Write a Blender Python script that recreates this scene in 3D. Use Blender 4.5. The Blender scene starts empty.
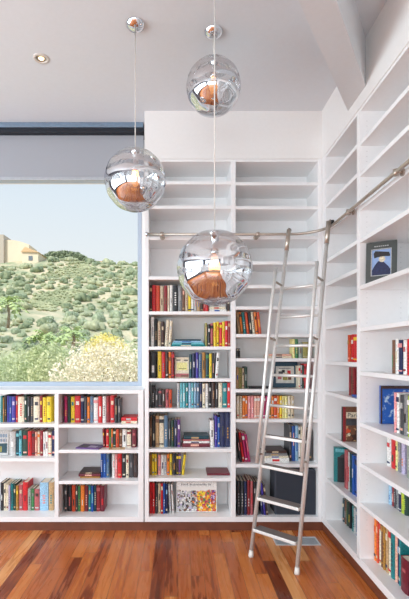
import bpy, math, random
from mathutils import Vector, Matrix, noise
random.seed(7)
C = bpy.context.scene
COL = C.collection
F, XV, YV, H = 443.75, 178.0, 354.0, 1.416      # focal length in px, principal point, eye height
D = 3.55                                         # front plane of the bookcases on the back wall
XR = 1.152                                       # front plane of the bookcase on the right wall
CE = H + 1.945                                   # ceiling height
YW = 3.87                                        # window wall
R = math.radians

def at(px, py, Y): return Vector(((px-XV)*Y/F, Y, H+(YV-py)*Y/F))
def Z(py, Y=D): return H+(YV-py)*Y/F
def X(px, Y=D): return (px-XV)*Y/F

# ------------------------------------------------------------------ materials
def lin(c):
    return tuple(((v/255)/12.92 if v/255 <= .04045 else ((v/255+.055)/1.055)**2.4) for v in c)
MATS = {}
def mat(name, rgb, rough=.5, metal=0, vary=.06, scale=40, bump=0, spec=.5):
    if name in MATS: return MATS[name]
    m = bpy.data.materials.new(name); m.use_nodes = True
    nt = m.node_tree; b = nt.nodes['Principled BSDF']
    c = lin(rgb)
    b.inputs['Roughness'].default_value = rough
    b.inputs['Metallic'].default_value = metal
    b.inputs['Specular IOR Level'].default_value = spec
    tc = nt.nodes.new('ShaderNodeTexCoord')
    n = nt.nodes.new('ShaderNodeTexNoise'); n.inputs['Scale'].default_value = scale
    nt.links.new(tc.outputs['Object'], n.inputs['Vector'])
    r = nt.nodes.new('ShaderNodeValToRGB')
    r.color_ramp.elements[0].position = .3; r.color_ramp.elements[1].position = .7
    r.color_ramp.elements[0].color = tuple(v*(1-vary) for v in c)+(1,)
    r.color_ramp.elements[1].color = tuple(min(1, v*(1+vary)) for v in c)+(1,)
    nt.links.new(n.outputs['Fac'], r.inputs['Fac']); nt.links.new(r.outputs['Color'], b.inputs['Base Color'])
    if bump:
        bp = nt.nodes.new('ShaderNodeBump'); bp.inputs['Strength'].default_value = bump; bp.inputs['Distance'].default_value = .002
        nt.links.new(n.outputs['Fac'], bp.inputs['Height']); nt.links.new(bp.outputs['Normal'], b.inputs['Normal'])
    MATS[name] = m
    return m
def emis(name, rgb, s):
    m = bpy.data.materials.new(name); m.use_nodes = True
    b = m.node_tree.nodes['Principled BSDF']
    b.inputs['Base Color'].default_value = lin(rgb)+(1,)
    b.inputs['Emission Color'].default_value = lin(rgb)+(1,)
    b.inputs['Emission Strength'].default_value = s
    return m

WHITE = mat('white_lacquer', (240,239,239), .35, vary=.01)
WALLM = mat('white_paint', (236,234,232), .7, vary=.01)
REARM = mat('darkened_wall_paint', (104,108,118), .7, vary=.02)  # unseen walls, tone darkened to give the globes dark reflections
DFRAME = mat('dark_window_frame', (58,62,70), .4)  # frames behind and left of the camera, made dark for the globe reflections
CEILM = mat('ceiling_paint', (218,223,228), .8, vary=.01)
STEEL = mat('brushed_steel', (230,228,224), .36, .5, vary=.05, scale=90)
RAILM = mat('nickel_rail', (186,174,162), .3, .75, vary=.05)
CHROME = mat('polished_chrome', (225,225,228), .06, 1, vary=0)
TREAD = mat('tread_grip', (120,112,108), .7, vary=.15, scale=200)
RUBBER = mat('pale_rubber', (226,222,214), .6)
BLACK = mat('black_plastic', (28,28,32), .5)
CASE = mat('charcoal_fabric', (62,66,76), .75, vary=.12, scale=300)
PAGES = mat('paper_pages', (232,224,206), .8, vary=.05, scale=150)
BLINDM = mat('grey_blind_fabric', (160,163,170), .9, vary=.03, scale=400)
BLUEG = mat('blue_grey_metal', (120,140,160), .4, .2)
DARKM = mat('dark_slot', (22,26,36), .5)
FRAMEM = mat('pale_window_frame', (174,186,202), .4, vary=.02)
HOLE = mat('pin_hole_rim', (214,213,213), .8)
VENTM = mat('floor_register_paint', (205,208,210), .45)
VENTD = mat('floor_register_grille', (140,152,160), .5)

def wood():
    m = bpy.data.materials.new('jatoba_floorboards'); m.use_nodes = True
    nt = m.node_tree; N = nt.nodes; L = nt.links; b = N['Principled BSDF']
    def n(t, **k):
        x = N.new(t)
        for a, v in k.items(): setattr(x, a, v)
        return x
    def math_(op, a, bb=None, c=None):
        x = n('ShaderNodeMath', operation=op)
        for i, v in enumerate((a, bb, c)):
            if v is None: continue
            if isinstance(v, (int, float)): x.inputs[i].default_value = v
            else: L.new(v, x.inputs[i])
        return x.outputs[0]
    tc = n('ShaderNodeTexCoord'); sp = n('ShaderNodeSeparateXYZ'); L.new(tc.outputs['Object'], sp.inputs[0])
    xs = math_('DIVIDE', sp.outputs['X'], .083)
    row = math_('FLOOR', xs)
    wn = n('ShaderNodeTexWhiteNoise', noise_dimensions='1D'); L.new(row, wn.inputs['W'])
    ys = math_('ADD', math_('DIVIDE', sp.outputs['Y'], 1.7), math_('MULTIPLY', wn.outputs['Value'], 9.0))
    colm = math_('FLOOR', ys)
    cb = n('ShaderNodeCombineXYZ'); L.new(row, cb.inputs[0]); L.new(colm, cb.inputs[1])
    w2 = n('ShaderNodeTexWhiteNoise', noise_dimensions='3D'); L.new(cb.outputs[0], w2.inputs['Vector'])
    # grain: stretched along the board, shifted per board
    g = n('ShaderNodeCombineXYZ')
    L.new(math_('ADD', math_('MULTIPLY', sp.outputs['X'], 26.0), math_('MULTIPLY', w2.outputs['Value'], 50.0)), g.inputs[0])
    L.new(math_('MULTIPLY', sp.outputs['Y'], 2.2), g.inputs[1])
    gn = n('ShaderNodeTexNoise'); gn.inputs['Scale'].default_value = 1.0; gn.inputs['Detail'].default_value = 6; gn.inputs['Distortion'].default_value = 1.2
    L.new(g.outputs[0], gn.inputs['Vector'])
    r = n('ShaderNodeValToRGB'); cr = r.color_ramp
    stops = [(0,(100,44,22)),(.14,(126,56,26)),(.2,(176,92,42)),(.38,(192,106,50)),(.55,(208,126,64)),(.7,(170,84,38)),(.85,(218,146,84)),(1,(230,168,108))]
    cr.elements[0].position = 0; cr.elements[0].color = lin(stops[0][1])+(1,)
    cr.elements[1].position = 1; cr.elements[1].color = lin(stops[-1][1])+(1,)
    for p, c in stops[1:-1]:
        e = cr.elements.new(p); e.color = lin(c)+(1,)
    fac = math_('ADD', math_('MULTIPLY', w2.outputs['Value'], .86), math_('MULTIPLY', math_('SUBTRACT', gn.outputs['Fac'], .5), .5))
    fac = math_('ADD', fac, .06)
    L.new(fac, r.inputs['Fac'])
    fx = math_('FRACT', xs)
    edge = math_('MINIMUM', fx, math_('SUBTRACT', 1.0, fx))
    gap = math_('GREATER_THAN', edge, .014)
    fy = math_('FRACT', ys); ey = math_('GREATER_THAN', fy, .002)
    gp = math_('MULTIPLY', gap, ey)
    mx = n('ShaderNodeMixRGB'); mx.inputs[1].default_value = lin((92,42,26))+(1,)
    L.new(gp, mx.inputs[0]); L.new(r.outputs['Color'], mx.inputs[2])
    L.new(mx.outputs[0], b.inputs['Base Color'])
    b.inputs['Roughness'].default_value = .26; b.inputs['Specular IOR Level'].default_value = .4
    rr = n('ShaderNodeMapRange'); rr.inputs['To Min'].default_value = .2; rr.inputs['To Max'].default_value = .36
    L.new(gn.outputs['Fac'], rr.inputs['Value']); L.new(rr.outputs[0], b.inputs['Roughness'])
    return m
WOOD = wood()
BASEW = mat('dark_wood_baseboard', (112,64,46), .4, vary=.15, scale=12)

def glass_pane():
    m = bpy.data.materials.new('clear_window_glass'); m.use_nodes = True
    nt = m.node_tree; nt.nodes.clear()
    o = nt.nodes.new('ShaderNodeOutputMaterial'); mx = nt.nodes.new('ShaderNodeMixShader')
    t = nt.nodes.new('ShaderNodeBsdfTransparent'); g = nt.nodes.new('ShaderNodeBsdfGlossy')
    g.inputs['Roughness'].default_value = 0; mx.inputs[0].default_value = .005
    nt.links.new(t.outputs[0], mx.inputs[1]); nt.links.new(g.outputs[0], mx.inputs[2]); nt.links.new(mx.outputs[0], o.inputs[0])
    return m
def ball_glass():
    m = bpy.data.materials.new('mirror_banded_glass'); m.use_nodes = True
    nt = m.node_tree; N = nt.nodes; L = nt.links; N.clear()
    o = N.new('ShaderNodeOutputMaterial'); mx = N.new('ShaderNodeMixShader')
    t = N.new('ShaderNodeBsdfTransparent'); t.inputs[0].default_value = (.97,.97,.97,1)
    g = N.new('ShaderNodeBsdfGlossy'); g.inputs['Roughness'].default_value = .015; g.inputs['Color'].default_value = (.74,.74,.76,1)
    tc = N.new('ShaderNodeTexCoord'); sp = N.new('ShaderNodeSeparateXYZ'); L.new(tc.outputs['Object'], sp.inputs[0])
    # wavy height
    nz = N.new('ShaderNodeTexNoise'); nz.inputs['Scale'].default_value = 7; nz.inputs['Detail'].default_value = 1
    L.new(tc.outputs['Object'], nz.inputs['Vector'])
    a = N.new('ShaderNodeMath'); a.operation = 'MULTIPLY_ADD'; a.inputs[1].default_value = .04
    L.new(nz.outputs['Fac'], a.inputs[0]); L.new(sp.outputs['Z'], a.inputs[2])
    mr = N.new('ShaderNodeMapRange'); mr.inputs['From Min'].default_value = -.175; mr.inputs['From Max'].default_value = .195
    L.new(a.outputs[0], mr.inputs['Value'])
    r = N.new('ShaderNodeValToRGB'); cr = r.color_ramp
    vals = [(0,.12),(.07,.15),(.1,.9),(.392,.9),(.405,.06),(.473,.06),(.486,.88),(.581,.88),(.595,.06),(.662,.06),(.676,.8),(.77,.8),(.784,.06),(.851,.06),(.865,.5),(1,.25)]
    cr.elements[0].position = 0; cr.elements[0].color = (vals[0][1],)*3+(1,)
    cr.elements[1].position = 1; cr.elements[1].color = (vals[-1][1],)*3+(1,)
    for p, v in vals[1:-1]:
        e = cr.elements.new(p); e.color = (v,v,v,1)
    L.new(mr.outputs[0], r.inputs['Fac'])
    fr = N.new('ShaderNodeLayerWeight'); fr.inputs['Blend'].default_value = .35
    ad = N.new('ShaderNodeMath'); ad.operation = 'MULTIPLY_ADD'; ad.inputs[1].default_value = .22; ad.use_clamp = True
    L.new(fr.outputs['Facing'], ad.inputs[0]); L.new(r.outputs['Color'], ad.inputs[2])
    bp = N.new('ShaderNodeBump'); bp.inputs['Strength'].default_value = .12; bp.inputs['Distance'].default_value = .02
    n2 = N.new('ShaderNodeTexNoise'); n2.inputs['Scale'].default_value = 9; n2.inputs['Detail'].default_value = 0
    L.new(tc.outputs['Object'], n2.inputs['Vector']); L.new(n2.outputs['Fac'], bp.inputs['Height']); L.new(bp.outputs[0], g.inputs['Normal'])
    L.new(ad.outputs[0], mx.inputs[0]); L.new(t.outputs[0], mx.inputs[1]); L.new(g.outputs[0], mx.inputs[2]); L.new(mx.outputs[0], o.inputs[0])
    return m

# ------------------------------------------------------------------ mesh builder
class MB:
    def __init__(s): s.v = []; s.f = []; s.s = []
    def add(s, vs, fs, smooth=False):
        o = len(s.v); s.v += [tuple(v) for v in vs]
        for f in fs: s.f.append([i+o for i in f]); s.s.append(smooth)
        return s
    def box(s, x0, x1, y0, y1, z0, z1):
        return s.add([(x0,y0,z0),(x1,y0,z0),(x1,y1,z0),(x0,y1,z0),(x0,y0,z1),(x1,y0,z1),(x1,y1,z1),(x0,y1,z1)],
                     [(0,3,2,1),(4,5,6,7),(0,1,5,4),(1,2,6,5),(2,3,7,6),(3,0,4,7)])
    def tube(s, pts, r, n=12, cap=True):
        pts = [Vector(p) for p in pts]; rs = r if isinstance(r, list) else [r]*len(pts)
        vs = []; up = None
        for i, p in enumerate(pts):
            t = (pts[min(i+1,len(pts)-1)]-pts[max(i-1,0)]).normalized()
            if up is None:
                up = Vector((0,0,1)) if abs(t.z) < .9 else Vector((1,0,0))
            u = (up - t*up.dot(t)).normalized(); w = t.cross(u); up = u
            for k in range(n):
                a = 2*math.pi*k/n; vs.append(p+(u*math.cos(a)+w*math.sin(a))*rs[i])
        fs = []
        for i in range(len(pts)-1):
            for k in range(n):
                a = i*n+k; b = i*n+(k+1)%n; fs.append((a,b,b+n,a+n))
        s.add(vs, fs, True)
        if cap:
            o = len(s.v)-len(vs)
            s.f.append([o+k for k in reversed(range(n))]); s.s.append(False)
            s.f.append([o+(len(pts)-1)*n+k for k in range(n)]); s.s.append(False)
        return s
    def lathe(s, prof, n=32, c=(0,0,0)):
        vs = []
        for r, z in prof:
            for k in range(n):
                a = 2*math.pi*k/n; vs.append((c[0]+max(r,1e-5)*math.cos(a), c[1]+max(r,1e-5)*math.sin(a), c[2]+z))
        fs = []
        for i in range(len(prof)-1):
            for k in range(n):
                a = i*n+k; b = i*n+(k+1)%n; fs.append((a,b,b+n,a+n))
        return s.add(vs, fs, True)
    def prism(s, poly, ax, a0, a1):
        """poly: 2D points (x,z) if ax=='y', (x,y) if ax=='z'"""
        n = len(poly)
        g = (lambda p, t: (p[0],t,p[1])) if ax == 'y' else (lambda p, t: (p[0],p[1],t))
        vs = [g(p,a0) for p in poly]+[g(p,a1) for p in poly]
        fs = [tuple(range(n)), tuple(reversed(range(n,2*n)))]+[(i,i+n,(i+1)%n+n,(i+1)%n) for i in range(n)]
        return s.add(vs, fs)
    def build(s, name, m, parent=None, bevel=0, kind=None):
        me = bpy.data.meshes.new(name); me.from_pydata(s.v, [], s.f); me.update()
        me.polygons.foreach_set('use_smooth', s.s)
        me.materials.append(m)
        o = bpy.data.objects.new(name, me); COL.objects.link(o)
        if parent: o.parent = parent
        if bevel:
            b = o.modifiers.new('bevel', 'BEVEL'); b.width = bevel; b.segments = 2; b.limit_method = 'ANGLE'
        if kind: o['kind'] = kind
        return o
def box(*a): return MB().box(*a)
def thing(name, label, cat, loc=(0,0,0), rot=(0,0,0), group=None):
    o = bpy.data.objects.new(name, None); COL.objects.link(o); o.empty_display_size = .05
    o.location = loc; o.rotation_euler = rot; o['label'] = label; o['category'] = cat
    if group: o['group'] = group
    return o
def tag(o, label, cat, group=None):
    o['label'] = label; o['category'] = cat
    if group: o['group'] = group
    return o
def struct(o): o['kind'] = 'structure'; return o

def text_mesh(s, size, depth=.0004):
    cu = bpy.data.curves.new('lettering', 'FONT'); cu.body = s; cu.size = size; cu.extrude = depth
    o = bpy.data.objects.new('lettering', cu); COL.objects.link(o)
    dg = bpy.context.evaluated_depsgraph_get()
    me = bpy.data.meshes.new_from_object(o.evaluated_get(dg))
    bpy.data.objects.remove(o); bpy.data.curves.remove(cu)
    return me

# ------------------------------------------------------------------ room shell
XL, YB = -4.2, -4.6
XO = XR+.33
struct(box(XL, XO+.15, YB, YW+.2, -.12, 0).build('floor', WOOD))
struct(box(XL-.15, XO+.15, YB-.15, YW+.2, CE, CE+.18).build('ceiling', CEILM))
# window wall (back), window opening from x=-3.7 to -0.33
wx0, wx1 = -3.75, X(142, 3.9)
wz0, wz1 = Z(386, 3.88), Z(176, 3.88)
w = MB()
w.box(XL, wx0, YW, YW+.2, 0, CE); w.box(wx1, XO+.15, YW, YW+.2, 0, CE)
w.box(wx0, wx1, YW, YW+.2, 0, wz0); w.box(wx0, wx1, YW, YW+.2, wz1, CE)
struct(w.build('wall_back', WALLM))
struct(box(XO, XO+.15, YB, YW, 0, CE).build('wall_right', WALLM))
w = MB()   # left wall; its wide opening is added to let in light
w.box(XL-.15, XL, YB, -3.6, 0, CE); w.box(XL-.15, XL, 3.0, YW+.2, 0, CE)
w.box(XL-.15, XL, -3.6, 3.0, 0, .5); w.box(XL-.15, XL, -3.6, 3.0, 2.75, CE)
struct(w.build('wall_left', REARM))
w = MB()   # wall behind the camera, with glazed opening
w.box(XL-.15, -3.7, YB-.15, YB, 0, CE); w.box(.9, XO+.15, YB-.15, YB, 0, CE)
w.box(-3.7, .9, YB-.15, YB, 0, .25); w.box(-3.7, .9, YB-.15, YB, 2.7, CE)
struct(w.build('wall_front', REARM))
# window 1: frame and pane
GL = glass_pane()
w = MB(); t = .035; y0, y1 = YW-.005, YW+.09
w.box(wx1-t, wx1, y0, y1, wz0, wz1); w.box(wx0, wx0+t, y0, y1, wz0, wz1)
w.box(wx0+t, wx1-t, y0, y1, wz0, wz0+t); w.box(wx0+t, wx1-t, y0, y1, wz1-t, wz1)
win = struct(w.build('window_1', FRAMEM, bevel=.003))
box(wx0+t, wx1-t, YW+.045, YW+.051, wz0+t, wz1-t).build('window_pane', GL, win)
def muntins(name, axis, p, a0, a1, z0, z1, k):
    w = MB(); t = .04
    n = k
    def bx(u0, u1, v0, v1):
        if axis == 'x': w.box(u0, u1, p-.03, p+.03, v0, v1)
        else: w.box(p-.03, p+.03, u0, u1, v0, v1)
    bx(a0, a1, z0, z0+t); bx(a0, a1, z1-t, z1)
    for i in range(n+1):
        u = a0+(a1-a0-t)*i/n; bx(u, u+t, z0+t, z1-t)
    o = struct(w.build(name, DFRAME)) 
    if axis == 'x': box(a0+t, a1-t, p-.003, p+.003, z0+t, z1-t).build('window_pane', GL, o)
    else: box(p-.003, p+.003, a0+t, a1-t, z0+t, z1-t).build('window_pane', GL, o)
muntins('window_2', 'x', YB-.08, -3.7, .9, .25, 2.7, 3)
muntins('added_window', 'y', XL-.08, -3.6, 3.0, .5, 2.75, 4)  # glazing of the unseen left opening, added for light
# bulkhead above tall bookcase, fascia above right bookcase
zt = Z(159)
struct(box(X(144.5), XR, D, YW, zt+.001, CE).build('trim_1', WALLM))
struct(box(XR, XO, -.6, YW, zt+.001, CE).build('trim_2', WALLM))
# baseboards
struct(box(-2.6, XR+.012, D+.012, D+.03, 0, Z(522)-.001).build('baseboard_back', BASEW))
struct(box(XR+.012, XR+.03, -.6, D+.012, 0, Z(522)-.001).build('baseboard_right', BASEW))
struct(box(-4.2, -2.62, YW-.015, YW, 0, .09).build('baseboard_left', BASEW))
# dropped ceiling beam running diagonally from the right wall
zb = H+1.645
P0, P1 = Vector((XR, 3.007)), Vector((XR, 2.725)); dv = Vector((-.59,-.94)).normalized()
L_ = 6.2
poly = [tuple(P0), tuple(P1), tuple(P1+dv*L_), tuple(P0+dv*L_)]
struct(MB().prism(poly[::-1], 'z', zb, CE).build('trim_3', mat('beam_paint', (216,219,222), .75, vary=.01)))

# ------------------------------------------------------------------ bookcases
TH = .026
def shelf_z(py): return Z(py)
xs_l0, xs_l1, xs_r0, xs_r1 = X(148.7), X(231.3), X(235.7), X(318)
SL = [181,205.5,236.5,276.3,311.3,346.5,378.5,408.6,449,478.3]
SR = [182,206,236,261.3,285,306.3,334,358.3,389.3,419.3,464.3]
ZB = Z(517)          # top of bottom boards
ub = thing('bookcase', 'tall white built-in bookcase with two bays, behind the ladder', 'bookcase', (.44, D, 0))
def part(mb, name, m, root, bevel=.0015):
    off = root.location
    mb.v = [(v[0]-off.x, v[1]-off.y, v[2]-off.z) for v in mb.v]
    return mb.build(name, m, root, bevel)
part(box(X(144.6), xs_l0, D, YW-.001, Z(522), zt), 'side_panel', WHITE, ub)
part(box(xs_r1, XR-.0005, D, YW-.001, Z(522), zt), 'side_panel', WHITE, ub)
part(box(xs_l1, xs_r0, D, YW-.012, ZB, zt-.02), 'divider_panel', WHITE, ub)
part(box(xs_l0, xs_r1, D+.004, YW-.012, zt-.02, zt), 'top_panel', WHITE, ub)
part(box(xs_l0, xs_r1, D, YW-.012, Z(522), ZB), 'bottom_board', WHITE, ub)
part(box(xs_l0, xs_r1, YW-.012, YW-.001, Z(522), zt), 'back_panel', WHITE, ub, 0)
for y in SL: part(box(xs_l0, xs_l1, D+.002, YW-.012, Z(y)-TH, Z(y)), 'shelf', WHITE, ub)
for y in SR: part(box(xs_r0, xs_r1, D+.002, YW-.012, Z(y)-TH, Z(y)), 'shelf', WHITE, ub)
# low bookcase
LT = Z(390); xa, xb, xc, xd = X(54.5), X(58.5), X(138.2), X(143.6)
xm = -2.0
lb = thing('bookcase', 'low white bookcase below the window', 'bookcase', (-1.1, D, 0))
part(box(xm-.6, xd, D-.004, YW-.001, LT-.03, LT), 'top_board', WHITE, lb)
part(box(xc, xd, D, YW-.001, Z(522), LT-.03), 'side_panel', WHITE, lb)
part(box(xm-.6, xm-.565, D, YW-.001, Z(522), LT-.03), 'side_panel', WHITE, lb)
part(box(xa, xb, D, YW-.012, ZB, LT-.03), 'divider_panel', WHITE, lb)
part(box(xm-.565, xc, D, YW-.012, Z(522), ZB), 'bottom_board', WHITE, lb)
part(box(xm-.565, xc, YW-.012, YW-.001, Z(522), LT-.03), 'back_panel', WHITE, lb, 0)
LLs = [424, 458.5]; LRs = [424.5, 450, 481]
for y in LLs: part(box(xm-.565, xa, D+.002, YW-.012, Z(y)-TH, Z(y)), 'shelf', WHITE, lb)
for y in LRs: part(box(xb, xc, D+.002, YW-.012, Z(y)-TH, Z(y)), 'shelf', WHITE, lb)
# right bookcase
rb = thing('bookcase', 'white built-in bookcase along the right wall with curved ladder rail', 'bookcase', (XR, 2.4, 0))
yA, yB0, yB1, yC0, yC1 = 3.465, 2.86, 2.812, 2.02, 1.972
part(box(XR, XO, yA, D-.0005, Z(522), zt), 'side_panel', WHITE, rb)
part(box(XR, XO-.012, yB1, yB0, ZB, zt-.02), 'divider_panel', WHITE, rb)
part(box(XR, XO-.012, yC1, yC0, ZB, zt-.02), 'divider_panel', WHITE, rb)
part(box(XR, XO, -.6, -.55, Z(522), zt), 'side_panel', WHITE, rb)
part(box(XR, XO-.012, .58, .628, ZB, zt-.02), 'divider_panel', WHITE, rb)
part(box(XR, XO-.012, 1.28, 1.328, ZB, zt-.02), 'divider_panel', WHITE, rb)
part(box(XR+.004, XO-.012, -.55, yA, zt-.02, zt), 'top_panel', WHITE, rb)
part(box(XR, XO-.012, -.55, yA, Z(522), H-1.295), 'bottom_board', WHITE, rb)
part(box(XO-.012, XO-.001, -.55, yA, Z(522), zt), 'back_panel', WHITE, rb, 0)
B1 = [1.355,1.166,.964,.736,.554,.375,.217,-.055,-.29,-.618,-.965]
B2 = [1.345,1.149,.935,.729,.433,.168,-.110,-.434,-.69,-.94]
for z in B1: part(box(XR+.002, XO-.012, yB0, yA, H+z-TH, H+z), 'shelf', WHITE, rb)
for z in B2:
    part(box(XR+.002, XO-.012, yC0, yB1, H+z-TH, H+z), 'shelf', WHITE, rb)
    for a, b in ((1.328,yC1),(.628,1.28),(-.55,.58)):
        part(box(XR+.002, XO-.012, a, b, H+z-TH, H+z), 'shelf', WHITE, rb)
holes = MB()
for col_ in (XR+.045, XO-.07):
    k = 0; z = .3
    while z < zt-.06:
        if all(abs(z-(H+q-TH/2)) > .03 for q in B2):
            holes.tube([(col_, yB1-.0005, z), (col_, yB1+.001, z)], .003, 8)
        z += .032
o = part(holes, 'pin_holes', HOLE, rb, 0); o['kind'] = 'stuff'

# ------------------------------------------------------------------ books
PAL = {
 'black':(34,34,38),'dark grey':(66,66,70),'grey':(134,134,136),'silver':(190,190,188),'white':(236,232,226),
 'cream':(228,216,190),'beige':(204,186,156),'tan':(186,152,110),'brown':(112,74,52),'dark brown':(66,44,38),
 'red':(204,36,42),'dark red':(136,30,38),'maroon':(110,28,44),'rose':(178,92,96),'pink':(228,150,150),'salmon':(238,176,156),
 'orange':(232,128,48),'rust':(206,78,44),'yellow':(240,204,46),'pale yellow':(240,226,150),'olive':(146,140,72),
 'green':(62,128,76),'lime':(176,196,60),'dark green':(34,66,54),'teal':(24,124,128),'dark teal':(24,66,78),
 'aqua':(110,186,196),'light blue':(150,190,216),'blue':(34,84,164),'steel blue':(92,122,150),'navy':(28,36,78),
 'indigo':(66,52,150),'purple':(100,60,130),'magenta':(176,34,96),'lilac':(190,180,208),'gold':(172,124,52),
 'grey green':(150,160,148)}
def cmat(cname): return mat('cover_'+cname.replace(' ','_'), PAL[cname], .45, vary=.28, scale=110)
ORD = 'first second third fourth fifth sixth seventh eighth ninth tenth eleventh twelfth thirteenth fourteenth fifteenth sixteenth seventeenth eighteenth nineteenth twentieth'.split()
def book_mesh(root, w, h, d, color, marks, pages=PAGES):
    """book with spine at y=0 facing -y; x thickness, z height"""
    t = min(.0022, w*.15); b = min(.005, w*.3)
    out = [(0,d),(0,b)]; n = 4
    for i in range(1, n):
        a = i/n; out.append((w*a, b*(1-math.sin(math.pi*a))))
    out += [(w,b),(w,d)]
    inn = [(t,d),(t,b+t)]
    for i in range(1, n):
        a = i/n; inn.append((t+(w-2*t)*a, b*(1-math.sin(math.pi*a))*.5+t+.0015))
    inn += [(w-t,b+t),(w-t,d)]
    vs = []; k = len(out)
    for z in (0, h):
        vs += [(p[0],p[1],z) for p in out]+[(p[0],p[1],z) for p in inn]
    fs = []
    for i in range(k-1):
        fs.append((i,i+1,i+1+2*k,i+2*k)); fs.append((k+i+1,k+i,k+i+2*k,k+i+1+2*k))
        fs.append((i+1,i,k+i,k+i+1)); fs.append((i+2*k,i+1+2*k,k+i+1+2*k,k+i+2*k))
    fs.append((0,2*k,3*k,k)); fs.append((k-1,2*k-1,4*k-1,3*k-1))
    MB().add(vs, fs).build('cover', cmat(color), root)
    box(t+.0002, w-t-.0002, b+t+.003, d-.004, .003, h-.003).build('page_block', pages, root)
    for (mc, z0, z1, ww) in marks:
        box(w*(1-ww)/2, w*(1+ww)/2, -.0006, b*.5+.001, h*z0, h*z1).build('title_panel' if z1-z0 > .12 else 'spine_band', cmat(mc), root)
LIGHTS = ['cream','silver','tan','beige','salmon']; DARKS = ['black','navy','dark red','dark green']
def contrast(c):
    r, g, b = PAL[c]; l = .3*r+.59*g+.11*b
    return random.choice(LIGHTS if l < 135 else DARKS+['red','blue'])
def rmarks(c, c2=None, w=.03):
    if c2: cc = c2
    else: cc = contrast(c)
    k = random.random(); out = []
    if k < .3:
        z = random.uniform(.2,.45); out.append((cc, z, z+random.uniform(.2,.4), random.choice((.2,.3,.4))))
    elif k < .55:
        out.append((cc, .66, .8, .55)); out.append((contrast(c), .1, .16, .6))
    elif k < .8:
        for j in range(random.randint(3,6)):
            z = .25+j*.085; out.append((cc, z, z+.05, .3))
    else:
        out.append((cc, .78, .9, 1.0)); out.append((cc, .08, .12, 1.0))
    return out
def size_word(w, h):
    if w > .045: return 'thick'
    if w < .02: return 'thin'
    if h > .25: return 'tall'
    if h < .17: return 'small'
    return 'upright'
def nwords(s): return len(s.replace(',', ' ').split())
def mklabel(sz, cname, nb, i, rowtxt, extra=''):
    o_ = ORD[i]+' from left'
    for s in (f"{sz} {cname} book{extra} beside {nb} one, {o_}, {rowtxt}" if nb else '', f"{sz} {cname} book{extra}, {o_}, {rowtxt}",
              f"{cname} book{extra}, {o_}, {rowtxt}", f"{cname} book, {o_}, {rowtxt}"):
        if s and nwords(s) <= 16: return s
    return s
def back_row(ox, oy, sc, zs, gap, setb, rowtxt, group, items):
    """items: (zx0, zx1, zytop, colour[, mark colour[, lean deg]]) in magnified px"""
    Y = D+setb
    for i, it in enumerate(items):
        x0, x1, yt, c = it[:4]; c2 = it[4] if len(it) > 4 else None; lean = it[5] if len(it) > 5 else 0
        X0 = X(ox+x0/sc, Y); X1 = X(ox+x1/sc, Y)-.0012
        z1 = Z(oy+yt/sc, Y); h = min(z1-zs, gap-.012); h = max(h, .08)
        w = max(.006, X1-X0)
        dd = min(.31-setb-.02, max(.11, h*random.uniform(.66,.76)))
        nb = items[i-1][3] if i else (items[1][3] if len(items) > 1 else None)
        sb = random.uniform(0, .008)
        ln = R(lean)
        root = thing('book', mklabel(size_word(w,h), c, nb, i, rowtxt, ' leaning' if lean else ''), 'book', (X0, Y+sb, zs+.0003), (0,ln,0), group)
        if ln:
            h = min(h/math.cos(ln), (gap-.012-w*abs(math.sin(ln)))/math.cos(ln)); w = w*math.cos(ln)-.0005
            if ln > 0: root.location.z += (w*math.sin(ln))
            # lean < 0: pivot stays at left bottom corner
        book_mesh(root, w, h, dd, c, rmarks(c, c2))
def flat_book(x0, x1, thick, yfront, zs, depth, color, label, group=None, pages=PAGES, name='book', cat='book', rz=0, marks=None):
    root = thing(name, label, cat, (x0, yfront, zs+thick+.0004), (0,R(90),R(rz)), group)
    book_mesh(root, thick, x1-x0, depth, color, marks if marks is not None else ([(contrast(color),.3,.6,.5)] if thick > .012 else []), pages)
    return root

G = 'books standing on the '
# --- low bookcase, left bay
zs = Z(424); back_row(0,388,5.45, zs, LT-.03-zs, .09, 'low bookcase left bay, top shelf', G+'low bookcase', [
 (0,14,45,'teal','black'),(15,22,52,'gold'),(22,37,40,'black','gold'),(38,50,42,'indigo','blue'),(50,62,46,'blue','lilac'),(62,84,46,'indigo','lilac'),(85,95,42,'red'),
 (96,130,48,'cream','red'),(131,145,40,'dark green','white'),(146,164,46,'black','silver'),(165,181,50,'dark grey'),(182,215,48,'cream','dark grey'),(216,231,42,'dark red','yellow'),
 (232,252,52,'yellow','dark red'),(253,278,48,'yellow','olive')])
zs = Z(458.5); back_row(0,388,5.45, zs, Z(424)-TH-zs, .09, 'low bookcase left bay, middle shelf', G+'low bookcase', [
 (50,84,238,'silver','white'),(86,102,236,'dark teal','aqua'),(102,118,232,'aqua','dark teal'),(119,150,232,'dark green','red'),(151,172,236,'red','dark green'),(173,189,236,'dark red','black'),
 (190,203,240,'salmon','rust'),(203,216,240,'cream','orange'),(217,234,232,'dark red','rose'),(235,248,240,'white','navy'),(248,262,238,'white'),(263,280,244,'cream'),(281,300,234,'navy','pink')])
zs = ZB; back_row(0,455,5.45, zs, Z(458.5)-TH-zs, .14, 'low bookcase left bay, bottom shelf', G+'low bookcase', [
 (0,18,152,'black','white'),(19,32,158,'cream'),(32,45,162,'cream','beige'),(46,55,166,'lilac'),(56,70,158,'teal','dark grey'),(71,85,158,'dark green'),(86,100,168,'gold','yellow'),
 (101,122,164,'rose','beige'),(123,149,150,'red','dark red'),(150,168,186,'grey green'),(169,185,186,'green','grey'),(186,214,188,'rose','dark brown'),(215,262,152,'light blue','pink'),(264,290,152,'tan','teal')])
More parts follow.
